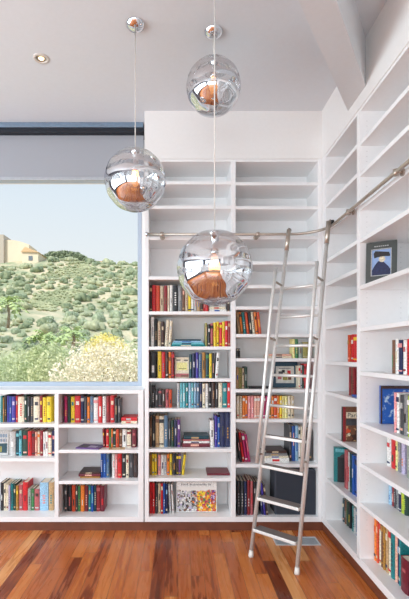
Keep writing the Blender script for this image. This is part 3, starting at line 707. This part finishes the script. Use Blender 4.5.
# framed portrait
pz = H+B2[4]
pa, pbx = Vector((1.17, 2.77)), Vector((1.318, 2.675))
cen = (pa+pbx)/2; wP = (pbx-pa).length; ang = math.atan2(pbx.y-pa.y, pbx.x-pa.x)
pf = thing('framed_portrait', 'dark grey framed portrait of person in wide black hat, right bookcase near bay', 'picture', (cen.x, cen.y, pz+.003), (R(-6),0,ang))
hP = .262
FG = mat('dark_grey_frame', (72,76,74), .45, vary=.08)
frame(pf, wP, hP, .034, .05, .014, FG, mat('portrait_sky', (150,176,220), .6, vary=.05))
box(-wP/2+.03, -wP/2+.034, -.001, .001, .046, hP-.046).build('inner_border', cmat('silver'), pf)
box(wP/2-.034, wP/2-.03, -.001, .001, .046, hP-.046).build('inner_border', cmat('silver'), pf)
box(-wP/2+.03, wP/2-.03, -.001, .001, hP-.05, hP-.046).build('inner_border', cmat('silver'), pf)
box(-wP/2+.03, wP/2-.03, -.001, .001, .046, .05).build('inner_border', cmat('silver'), pf)
def shape(pts, y, c, nm, root): MB().prism(pts, 'y', y, .007).build(nm, cmat(c), root)
iw = wP/2-.036
shape([(-iw,.052),(iw,.052),(iw,.085),(iw*.75,.105),(.012,.135),(-.018,.14),(-iw*.7,.115),(-iw,.085)], .0045, 'navy', 'figure_print', pf)
shape([(.004+.019*math.cos(k*math.pi/6), .152+.02*math.sin(k*math.pi/6)) for k in range(12)], .004, 'cream', 'face_print', pf)
shape([(-.04,.16),(-.02,.166),(.02,.168),(.047,.165),(.05,.172),(.044,.192),(-.034,.205),(-.044,.19)], .0035, 'black', 'hat_print', pf)
for k in range(7): box(-.04+k*.012, -.032+k*.012, -.0008, .001, hP-.032, hP-.026).build('lettering', cmat('silver'), pf)

# ------------------------------------------------------------------ ladder rail
zr = H+.93; xr_, yr_ = 1.115, 3.445
pts = [Vector((-.235, yr_, zr))]
rad = .255
for k in range(13):
    a = R(90-k*7.5); pts.append(Vector((xr_-rad+rad*math.cos(a), yr_-rad+rad*math.sin(a), zr)))
pts.append(Vector((xr_, -.4, zr)))
rl = thing('ladder_rail', 'nickel ladder rail curving round the corner in front of both bookcases', 'rail', (0, yr_, zr))
part(MB().tube(pts, .0105, 14), 'rail_tube', RAILM, rl, 0)
def bracket(p, n):
    b = MB(); p = Vector(p); n = Vector(n)
    b.tube([p-n*.0, p+n], .008, 10); b.tube([p+n*.82, p+n*.995], .02, 14)
    b.tube([p-Vector((0,0,.018)), p+Vector((0,0,.014))], .015, 12)
    part(b, 'rail_bracket', RAILM, rl, 0)
for px in (162, 258): bracket((X(px, yr_), yr_, zr), (0, D-yr_, 0))
for yy in (2.905, 2.27, 1.5, .6): bracket((xr_, yy, zr), (XR-xr_, 0, 0))
part(MB().tube([(-.25,yr_,zr),(-.2345,yr_,zr)], .019, 14), 'end_cap', CHROME, rl, 0)

# ------------------------------------------------------------------ ladder
FL, FRt = Vector((.506,3.095,0)), Vector((.762,2.85,0))
TL_, TR_ = Vector((.85,3.40,zr+.022)), Vector((1.083,3.19,zr+.022))
ld = thing('library_ladder', 'brushed steel rolling library ladder leaning on the rail in the corner', 'ladder', (.637,2.985,0))
def sp(s, t):   # point on stringer
    a, b = (FL, TL_) if s == 0 else (FRt, TR_)
    return a+(b-a)*t
nrm = ((TL_-FL)+(TR_-FRt)).normalized()
wide = (FRt-FL).normalized()
outw = wide.cross(nrm)          # away from or towards the climber
if outw.dot(Vector((-.65,-.76,0))) < 0: outw = -outw
outw = outw.normalized()
for s in (0, 1):
    a = sp(s, .014); b = sp(s, 1.0)
    part(MB().tube([a, b], .0138, 16), 'stringer', STEEL, ld, 0)
    part(MB().tube([Vector((sp(s,.012).x, sp(s,.012).y, .0005)), Vector((sp(s,.012).x, sp(s,.012).y, .012)), sp(s,.019)], [.0175,.0175,.0148], 16), 'foot_cap', RUBBER, ld, 0)
    h0, h1 = (.268, .858)
    offt = lambda t: outw*(.06+.055*min(1,max(0,(t-.27)/.45)))
    part(MB().tube([sp(s,h0)+offt(h0), sp(s,.5)+offt(.5), sp(s,.72)+offt(.72), sp(s,h1)+offt(h1)], .0125, 14), 'handrail', STEEL, ld, 0)
    for t in (.295, .64, .815):
        part(MB().tube([sp(s,t), sp(s,t)+offt(t)], .008, 10), 'standoff', RAILM, ld, 0)
    # hook and roller over the rail
    e = sp(s, 1.0)
    part(MB().tube([sp(s,.93), sp(s,1.0)], .0168, 16), 'top_sleeve', RAILM, ld, 0)
# roller brackets over the rail
for s, pr in ((0, Vector((.862,yr_-.0005,zr))), (1, Vector((1.1135,3.215,zr)))):
    e = sp(s, .975); n_ = Vector((pr.x-e.x, pr.y-e.y, 0))
    e = sp(s,.995); m_ = MB(); m_.tube([e, Vector(((e.x+pr.x)/2,(e.y+pr.y)/2,zr+.038)), Vector((pr.x,pr.y,zr+.029))], .006, 10)
    part(m_, 'hook_arm', RAILM, ld, 0)
    w_ = Vector((0,1,0)) if s == 0 else Vector((1,0,0))
    part(MB().tube([Vector((pr.x,pr.y,zr+.0265))-w_*.014, Vector((pr.x,pr.y,zr+.0265))+w_*.014], .0155, 16), 'roller_wheel', BLACK, ld, 0)
zs_r = [(.805,'r'),(.713,'r'),(.623,'r'),(.533,'r'),(.441,'r'),(.349,'t'),(.262,'t'),(.169,'t'),(.0805,'t')]
hfw = Vector((-wide.y, wide.x, 0)); hfw = hfw if hfw.dot(Vector((.65,.76,0))) > 0 else -hfw    # horizontal, away from climber
for i, (t, k) in enumerate(zs_r):
    a, b = sp(0,t), sp(1,t)
    if k == 'r':
        part(MB().tube([a, b], .0105, 12), 'rung', STEEL, ld, 0)
    else:
        dep = (.035,.06,.085,.09)[i-5]
        f0, f1 = -outw.normalized(), 0
        m_ = MB(); a2, b2 = a+wide*.012, b-wide*.012
        p = [a2-hfw*dep*.35, b2-hfw*dep*.35, b2+hfw*dep*.65, a2+hfw*dep*.65]
        vs = [v-Vector((0,0,.011)) for v in p]+[v+Vector((0,0,.009)) for v in p]
        m_.add(vs, [(0,3,2,1),(4,5,6,7),(0,1,5,4),(1,2,6,5),(2,3,7,6),(3,0,4,7)])
        tr_ = part(m_, 'tread', STEEL, ld, .002)
        q = [a2-hfw*dep*.28+wide*.004, b2-hfw*dep*.28-wide*.004, b2+hfw*dep*.6-wide*.004, a2+hfw*dep*.6+wide*.004]
        m_ = MB(); vs = [v+Vector((0,0,.0085)) for v in q]+[v+Vector((0,0,.0105)) for v in q]
        m_.add(vs, [(0,3,2,1),(4,5,6,7),(0,1,5,4),(1,2,6,5),(2,3,7,6),(3,0,4,7)])
        g_ = MB(); off = ld.location; m_.v = [(v[0]-off.x,v[1]-off.y,v[2]-off.z) for v in m_.v]
        m_.build('grip_strip', TREAD, tr_)

# ------------------------------------------------------------------ floor register
vx0, vx1, vy0, vy1 = .725, 1.06, 3.28, 3.43
vt = thing('floor_register', 'pale grey floor vent set in the floorboards behind the ladder', 'vent', ((vx0+vx1)/2, (vy0+vy1)/2, 0))
m_ = MB(); t = .012
m_.box(vx0,vx1,vy0,vy0+t,.0002,.005); m_.box(vx0,vx1,vy1-t,vy1,.0002,.005); m_.box(vx0,vx0+t,vy0+t,vy1-t,.0002,.005); m_.box(vx1-t,vx1,vy0+t,vy1-t,.0002,.005)
part(m_, 'frame', VENTM, vt, .001)
part(box(vx0+t,vx1-t,vy0+t,vy1-t,.0002,.0015), 'backing', VENTD, vt, 0)
m_ = MB(); x_ = vx0+t+.004
while x_ < vx1-t-.005: m_.box(x_, x_+.005, vy0+t, vy1-t, .0015, .004); x_ += .0095
part(m_, 'grille', mat('register_slats', (176,184,190), .5), vt, 0)

# ------------------------------------------------------------------ blind
bl_ = thing('roller_blind', 'grey roller blind pulled part way down over the window', 'blind', (-2.0, 3.80, CE))
bx0, bx1 = wx0-.1, X(143.8, 3.8)
part(box(bx0, bx1, 3.72, YW-.001, Z(126.8,3.72), CE-.0005), 'headbox', BLUEG, bl_, .002)
part(box(bx0, bx1, 3.735, YW-.001, Z(132.5,3.74), Z(126.8,3.72)-.0002), 'cassette', DARKM, bl_, .002)
part(box(bx0, bx1, 3.79, 3.793, Z(177,3.79), Z(132.3,3.74)-.002), 'blind_fabric', BLINDM, bl_, 0)
part(box(bx0, bx1, 3.783, 3.8, Z(180.3,3.79), Z(177,3.79)), 'bottom_bar', mat('blind_bar', (176,180,186), .4, .3), bl_, .002)

# ------------------------------------------------------------------ downlight
dl = thing('downlight', 'small recessed ceiling downlight left of the pendants', 'light', (-.90, 2.92, CE))
MB().lathe([(.034,-.002),(.038,-.006),(.052,-.004),(.054,-.0002)], 32).build('trim_ring', mat('downlight_trim', (210,206,200), .4), dl)
MB().lathe([(.0,-.0008),(.034,-.0012),(.034,-.002)], 32).build('reflector', mat('downlight_reflector', (150,140,128), .3, .6), dl)
MB().lathe([(0,-.006),(.014,-.005),(.018,-.0015)], 24).build('lamp', emis('warm_lamp', (255,224,180), 4), dl)

# ------------------------------------------------------------------ pendants
BG = ball_glass(); BULB = emis('warm_bulb', (255,190,125), 3.5)
CABLE = mat('clear_cable', (216,212,206), .4)
COP = mat('copper_socket', (196,120,84), .25, .9)
def pendant(label, cx, cy, cz, r):
    root = thing('pendant_lamp', label, 'pendant lamp', (cx, cy, CE))
    MB().lathe([(0,-.034),(.012,-.034),(.03,-.030),(.046,-.019),(.056,-.006),(.058,-.0002)], 40).build('canopy', CHROME, root)
    dz = cz-CE
    MB().tube([(0,0,-.03),(0,0,dz+r*.95)], .0032, 8).build('cable', CABLE, root)
    prof = []; n = 48; a0 = math.asin(.03/r)
    for k in range(n+1):
        a = -math.pi/2+(math.pi-a0)*k/n
        rr = r*(1+.007*math.sin(k*.785)); prof.append((rr*math.cos(a), rr*math.sin(a)))
    gl = MB().lathe(prof, 64).build('glass_globe', BG, root); gl.location.z = dz
    MB().lathe([(.004,.97*r),(.03,.965*r),(.033,.92*r),(.02,.85*r),(.017,.5*r),(.02,.46*r),(.02,.32*r),(.0,.31*r)], 24).build('lamp_holder', CHROME, root).location.z = dz
    MB().lathe([(0,-.20*r),(.014,-.18*r),(.026,-.05*r),(.026,.08*r),(.018,.22*r),(.016,.31*r)], 24).build('bulb', BULB, root).location.z = dz
    return root
p = at(135.3,180.5,2.62); pendant('left mirrored glass globe pendant, hanging before the blind', p.x, 2.62, p.z, .181)
p = at(213.4,87,2.68); pendant('highest and smallest mirrored glass globe pendant', p.x, 2.68, p.z, .164)
p = at(214.6,268,2.16); pendant('lowest and largest mirrored glass globe pendant, before the tall bookcase', p.x, 2.16, p.z, .183)

# ------------------------------------------------------------------ outside
def leaf_mat(name, c1, c2, rough=.8, scale=3):
    m = bpy.data.materials.new(name); m.use_nodes = True; nt = m.node_tree; b = nt.nodes['Principled BSDF']
    b.inputs['Roughness'].default_value = rough; b.inputs['Specular IOR Level'].default_value = .2
    tc = nt.nodes.new('ShaderNodeTexCoord'); n = nt.nodes.new('ShaderNodeTexNoise'); n.inputs['Scale'].default_value = scale; n.inputs['Detail'].default_value = 3
    r = nt.nodes.new('ShaderNodeValToRGB'); r.color_ramp.elements[0].position = .35; r.color_ramp.elements[1].position = .65
    r.color_ramp.elements[0].color = lin(c1)+(1,); r.color_ramp.elements[1].color = lin(c2)+(1,)
    nt.links.new(tc.outputs['Object'], n.inputs['Vector']); nt.links.new(n.outputs['Fac'], r.inputs['Fac']); nt.links.new(r.outputs['Color'], b.inputs['Base Color'])
    return m
def hz(x, y):
    """hillside height relative to the eye"""
    P = [(8,-7),(14,-6),(22,-4.5),(34,-2),(48,.8),(62,5),(78,10.2),(92,15.8),(103,20.6),(110,22.4),(120,22.8),(135,20),(170,10)]
    for (a, za), (b, zb_) in zip(P, P[1:]):
        if y <= b:
            t = (y-a)/(b-a); z = za+(zb_-za)*max(0,t); break
    else: z = 10
    amp = min(1.0, max(0,(y-14)/50))
    z += amp*2.2*noise.noise(Vector((x*.045, y*.05, 3.1)))+amp*.5*noise.noise(Vector((x*.15, y*.15, 8)))
    z += amp*2.6*math.exp(-((x+32)/10)**2)*math.exp(-((y-56)/13)**2)       # near spur on the left
    z -= max(0, (x+16))*.05*amp
    return z
m_ = MB(); nx, ny = 90, 90; vs = []
for j in range(ny+1):
    for i in range(nx+1):
        x = -95+150*i/nx; y = 7+(165-7)*j/ny; vs.append((x, y, H+hz(x,y)))
fs = [(j*(nx+1)+i, j*(nx+1)+i+1, (j+1)*(nx+1)+i+1, (j+1)*(nx+1)+i) for j in range(ny) for i in range(nx)]
m_.add(vs, fs, True)
hill = m_.build('hillside', leaf_mat('dry_hillside', (148,160,130), (214,200,172), .9, .3)); struct(hill)
BM = [leaf_mat('hazy_sage_bush', (120,136,112), (170,182,150), scale=2.2), leaf_mat('hazy_grey_green_bush', (142,152,124), (190,194,160), scale=2.5), leaf_mat('hazy_dark_bush', (106,122,98), (150,160,128), scale=2)]  # lightened and greyed: distance haze is put into the bush colours
def bush_mesh(seed, m):
    rnd = random.Random(seed); b = MB()
    for q in range(6):
        c = Vector((rnd.uniform(-.55,.55), rnd.uniform(-.55,.55), rnd.uniform(.2,.62))); s = rnd.uniform(.38,.6)
        n1, n2 = 9, 14; vs = []
        for i in range(n1+1):
            for j in range(n2):
                a = math.pi*i/n1; p_ = 2*math.pi*j/n2
                d_ = Vector((math.sin(a)*math.cos(p_), math.sin(a)*math.sin(p_), math.cos(a)))
                vs.append(c+d_*s*(1+.42*noise.noise(d_*3.2+Vector((seed*3,q*5,0)))))
        fs = [(i*n2+j, (i+1)*n2+j, (i+1)*n2+(j+1)%n2, i*n2+(j+1)%n2) for i in range(n1) for j in range(n2)]
        b.add(vs, fs, True)
    me = bpy.data.meshes.new('bush'); me.from_pydata(b.v, [], b.f); me.update(); me.polygons.foreach_set('use_smooth', b.s); me.materials.append(m)
    return me
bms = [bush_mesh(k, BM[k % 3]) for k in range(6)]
rnd = random.Random(21); n = 0; placed = []; tries = 0
scrub = MB()
while n < 260 and tries < 20000:
    tries += 1
    y = 44+72*rnd.random()**.8; px = rnd.uniform(-6, 146); x = (px-XV)*y/F
    s = rnd.uniform(.75, 1.75)*(.55+.45*y/110)
    if any((x-a)**2+(y-b)**2 < (1.12*(s+c))**2 for a, b, c in placed): continue
    if y > 97 and px < 50 or y > 108 and px < 95: continue
    if noise.noise(Vector((x*.07, y*.07, 1))) < -.3: continue
    placed.append((x,y,s)); n += 1
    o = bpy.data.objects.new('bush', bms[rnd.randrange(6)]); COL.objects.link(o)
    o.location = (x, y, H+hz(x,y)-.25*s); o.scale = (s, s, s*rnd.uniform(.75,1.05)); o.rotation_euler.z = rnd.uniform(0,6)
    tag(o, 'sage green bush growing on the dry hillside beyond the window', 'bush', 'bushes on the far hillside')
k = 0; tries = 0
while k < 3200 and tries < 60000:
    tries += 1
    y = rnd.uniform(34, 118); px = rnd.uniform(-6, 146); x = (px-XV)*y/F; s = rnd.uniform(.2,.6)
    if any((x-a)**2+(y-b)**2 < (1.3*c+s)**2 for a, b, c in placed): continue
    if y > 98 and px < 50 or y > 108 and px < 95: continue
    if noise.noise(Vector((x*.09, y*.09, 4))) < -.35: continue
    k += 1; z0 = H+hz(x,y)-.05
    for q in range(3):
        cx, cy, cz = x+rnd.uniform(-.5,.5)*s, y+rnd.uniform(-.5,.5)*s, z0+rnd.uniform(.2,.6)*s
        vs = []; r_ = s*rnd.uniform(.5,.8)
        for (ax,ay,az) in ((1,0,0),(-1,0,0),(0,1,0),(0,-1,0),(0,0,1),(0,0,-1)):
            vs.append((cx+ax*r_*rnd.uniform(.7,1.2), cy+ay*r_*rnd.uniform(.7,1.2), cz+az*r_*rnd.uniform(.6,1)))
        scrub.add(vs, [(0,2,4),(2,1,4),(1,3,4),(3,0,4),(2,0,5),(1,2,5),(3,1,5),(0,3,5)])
so = scrub.build('scrub', leaf_mat('hazy_dry_scrub', (146,156,122), (190,192,156), scale=.4)); so['kind'] = 'stuff'  # pale haze is put into the scrub colour
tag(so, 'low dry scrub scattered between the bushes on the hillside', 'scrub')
def leafy(name, label, cat, center, rad, nleaf, leafsize, m, seed, trunk=None, parts=None):
    rnd = random.Random(seed); c = Vector(center)
    root = thing(name, label, cat, (c.x, c.y, c.z-rad[2]*1.2))
    b = MB()
    for k in range(nleaf):
        while True:
            d_ = Vector((rnd.uniform(-1,1), rnd.uniform(-1,1), rnd.uniform(-1,1)))
            if .3 < d_.length < 1: break
        d_ = d_*(1+.22*noise.noise(d_*2.5+Vector((seed,0,0))))
        p_ = Vector((d_.x*rad[0], d_.y*rad[1], d_.z*rad[2]+rad[2]*1.2))
        u = Vector((rnd.gauss(0,1), rnd.gauss(0,1), rnd.gauss(0,1))).normalized(); v = u.cross(Vector((rnd.gauss(0,1), rnd.gauss(0,1), rnd.gauss(0,1)))).normalized()
        s = leafsize*rnd.uniform(.6,1.4)
        b.add([p_-u*s, p_+v*s*.45, p_+u*s, p_-v*s*.45], [(0,1,2,3)])
    b.build('foliage', m, root)
    t = MB(); 
    for k in range(5):
        a = k*1.3; t.tube([(0,0,-rad[2]*.4),(rad[0]*.15*math.cos(a),rad[1]*.15*math.sin(a),rad[2]*.5),(rad[0]*.5*math.cos(a),rad[1]*.5*math.sin(a),rad[2]*1.4)], [.06*rad[2],.04*rad[2],.012*rad[2]], 6)
    t.build('branches', mat('bark', (120,104,84), .9), root)
    return root
LM1 = leaf_mat('dry_pale_leaves', (222,212,184), (250,242,224), scale=3)
LM2 = leaf_mat('yellow_blossom', (226,214,120), (250,236,150), scale=3)
LM3 = leaf_mat('fresh_green_leaves', (168,186,140), (216,222,178), scale=2)
LM4 = leaf_mat('olive_leaves', (174,186,140), (222,224,184), scale=2)
c = at(105,384,15); leafy('shrub', 'large pale dry-leaved shrub filling the lower right of the window view', 'shrub', (c.x,c.y,c.z), (1.75,1.2,1.5), 12000, .05, LM1, 1)
c = at(134,372,18); leafy('shrub', 'pale olive shrub behind the dry shrub at the window frame', 'shrub', (c.x,c.y,c.z), (1.1,1,1.1), 4000, .06, LM4, 2)
c = at(106,354,21); leafy('shrub', 'yellow flowering shrub showing above the pale dry shrub', 'shrub', (c.x,c.y,c.z), (1.1,1,.95), 4500, .06, LM2, 3)
c = at(52,385,17); leafy('shrub', 'olive green shrub left of the pale dry shrub', 'shrub', (c.x,c.y,c.z), (1.0,1,1.25), 5000, .055, LM4, 4)
c = at(18,384,19); leafy('tree', 'bright green leafy tree at the left of the window view', 'tree', (c.x,c.y,c.z), (1.5,1.2,1.35), 7000, .06, LM3, 5)
c = at(48,356,27); leafy('shrub', 'light green rounded shrub below the palms', 'shrub', (c.x,c.y,c.z), (1.3,1,.8), 3500, .07, LM3, 6)
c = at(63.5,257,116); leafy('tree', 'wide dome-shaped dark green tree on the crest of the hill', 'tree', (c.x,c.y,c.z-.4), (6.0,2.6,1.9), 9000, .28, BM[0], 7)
def palm(label, px, py, Y, s, trunk_h):
    p_ = at(px, py, Y); root = thing('palm_tree', label, 'palm tree', (p_.x, p_.y, p_.z-trunk_h))
    MB().tube([(0,0,0),(.05*s,0,trunk_h*.5),(0,0,trunk_h)], [.08*s,.06*s,.06*s], 8).build('trunk', mat('palm_bark', (140,122,98), .9), root)
    rnd = random.Random(int(px)); b = MB()
    for k in range(26):
        a = rnd.uniform(0,6.28); el = rnd.uniform(-.2,1.2); L0 = s*rnd.uniform(.9,1.2); prev = None
        for i in range(7):
            t = i/6; rr = L0*t*math.cos(el*(1-.2*t)); zz = trunk_h+L0*t*math.sin(el)-L0*.75*t*t
            pnt = Vector((rr*math.cos(a), rr*math.sin(a), zz))
            if prev is not None:
                sd = Vector((-math.sin(a), math.cos(a), 0))
                for sg in (-1,1):
                    w_ = L0*.2*math.sin(math.pi*min(1,t+.08))
                    b.add([prev, pnt, (prev+pnt)/2+sd*sg*w_-Vector((0,0,w_*.5))], [(0,1,2)])
            prev = pnt
    b.build('fronds', leaf_mat('palm_fronds', (146,172,116), (200,214,152), scale=2), root)
palm('palm tree at the far left of the window view', 8, 302, 44, 2.3, 2.6)
palm('left of two low palms above the shrubs', 47, 338, 32, 1.9, .9)
palm('right of two low palms above the shrubs', 73, 333, 30, 1.7, .9)
# houses
HWm = mat('cream_render', (226,212,190), .9, vary=.03, scale=.3); HRm = mat('tan_roof', (214,180,140), .9, vary=.05, scale=.5); HTm = mat('grey_stone_tower', (186,176,164), .9)
HD = mat('house_window', (110,122,134), .3)
def house(label, parts_):
    o0 = parts_[0][2]
    root = thing('house', label, 'house', at(*parts_[0][1]))
    return root
hs = thing('house', 'cream hillside house with curved roof and tower, top left of window view', 'house', at(15,262,104))
def hp(mb, nm, m): return part(mb, nm, m, hs, 0)
q0, q1 = at(3.5,0,104).x, at(29,0,104).x
zz = lambda py, Y=104: Z(py, Y)
arc = [(q0, zz(270))]+[(q1, zz(270))]+[(q0+(q1-q0)*(1-k/8), zz(244.5-4.6*math.sin(math.pi*(.35+.65*(1-k/8)))*1.0)) for k in range(9)]
hp(MB().prism(arc, 'y', 104, 110), 'wall', HWm)
hp(box(at(22,0,102).x, at(38.2,0,102).x, 102, 108, zz(272,102), zz(252,102)), 'wall', HWm)
hp(MB().prism([(at(21,0,101.6).x, zz(252,102)),(at(39,0,101.6).x, zz(252.6,102)),(at(25,0,101.6).x, zz(247,102))], 'y', 101.6, 108), 'roof', HRm)
wn_ = hp(box(at(28.5,0,101.9).x, at(32.5,0,101.9).x, 101.9, 102.05, zz(260.5,102), zz(256,102)), 'window', HD)
hp(box(at(-12,0,103).x, at(3.6,0,103).x, 103, 108, zz(272,103), zz(234.5,103)), 'tower', HTm)
h2 = thing('house', 'low tan domed house roof on the crest right of the dome-shaped tree', 'house', at(95,264,122))
q0, q1 = at(77,0,122).x, at(114,0,122).x
arc = [(q0, zz(272,122)), (q1, zz(272,122))]+[(q1+(q0-q1)*k/10, zz(265-4.2*math.sin(math.pi*k/10)**.7,122)) for k in range(11)]
part(MB().prism(arc, 'y', 122, 128), 'roof', HRm, h2, 0)

# ------------------------------------------------------------------ light
wd = bpy.data.worlds.new('sky'); C.world = wd; wd.use_nodes = True; nt = wd.node_tree
bg = nt.nodes['Background']; tc = nt.nodes.new('ShaderNodeTexCoord'); sx = nt.nodes.new('ShaderNodeSeparateXYZ')
nt.links.new(tc.outputs['Generated'], sx.inputs[0])
r = nt.nodes.new('ShaderNodeValToRGB'); cr = r.color_ramp
cr.elements[0].position = .0; cr.elements[0].color = lin((226,228,224))+(1,)
cr.elements[1].position = .6; cr.elements[1].color = lin((190,214,236))+(1,)
e = cr.elements.new(.22); e.color = lin((218,226,230))+(1,)
nt.links.new(sx.outputs['Z'], r.inputs['Fac']); nt.links.new(r.outputs['Color'], bg.inputs['Color'])
bg.inputs['Strength'].default_value = 1.15
def light(kind, name, loc, rot, energy, color=(1,1,1), **k):
    l = bpy.data.lights.new(name, kind); l.energy = energy; l.color = color
    for a, v in k.items(): setattr(l, a, v)
    o = bpy.data.objects.new(name, l); COL.objects.link(o); o.location = loc; o.rotation_euler = rot
    return o
light('SUN', 'sun', (0,0,20), (R(44),0,R(-28)), 3.7, (1,.95,.86), angle=R(1))
light('AREA', 'daylight_rear_windows', (-1.4, YB+.06, 1.5), (R(90),0,0), 150, (.82,.93,1), shape='RECTANGLE', size=4.5, size_y=2.4)
light('AREA', 'added_fill_left', (XL+.06, -.3, 1.65), (R(90),0,R(-90)), 285, (.80,.92,1), shape='RECTANGLE', size=6.5, size_y=2.2)  # area lamp added at the left opening to brighten the room
light('SPOT', 'downlight_beam', (-.90, 2.92, CE-.012), (0,0,0), 12, (1,.85,.68), spot_size=R(80), spot_blend=.6, shadow_soft_size=.02)

# ------------------------------------------------------------------ camera
cam = bpy.data.cameras.new('camera'); co = bpy.data.objects.new('camera', cam); COL.objects.link(co)
cam.sensor_fit = 'HORIZONTAL'; cam.sensor_width = 36; cam.lens = F/409*36
cam.shift_x = (204.5-XV)/409; cam.shift_y = (YV-299.5)/409
cam.clip_end = 500; cam.clip_start = .05
co.location = (0,0,H); co.rotation_euler = (R(90),0,0)
C.camera = co
C.view_settings.view_transform = 'Standard'; C.view_settings.look = 'None'
C.view_settings.exposure = 0; C.view_settings.gamma = 1; C.view_settings.use_curve_mapping = False
cy = C.cycles
cy.use_denoising = True; cy.max_bounces = 12; cy.diffuse_bounces = 6; cy.transparent_max_bounces = 16
cy.caustics_reflective = False; cy.caustics_refractive = False; cy.sample_clamp_indirect = 6
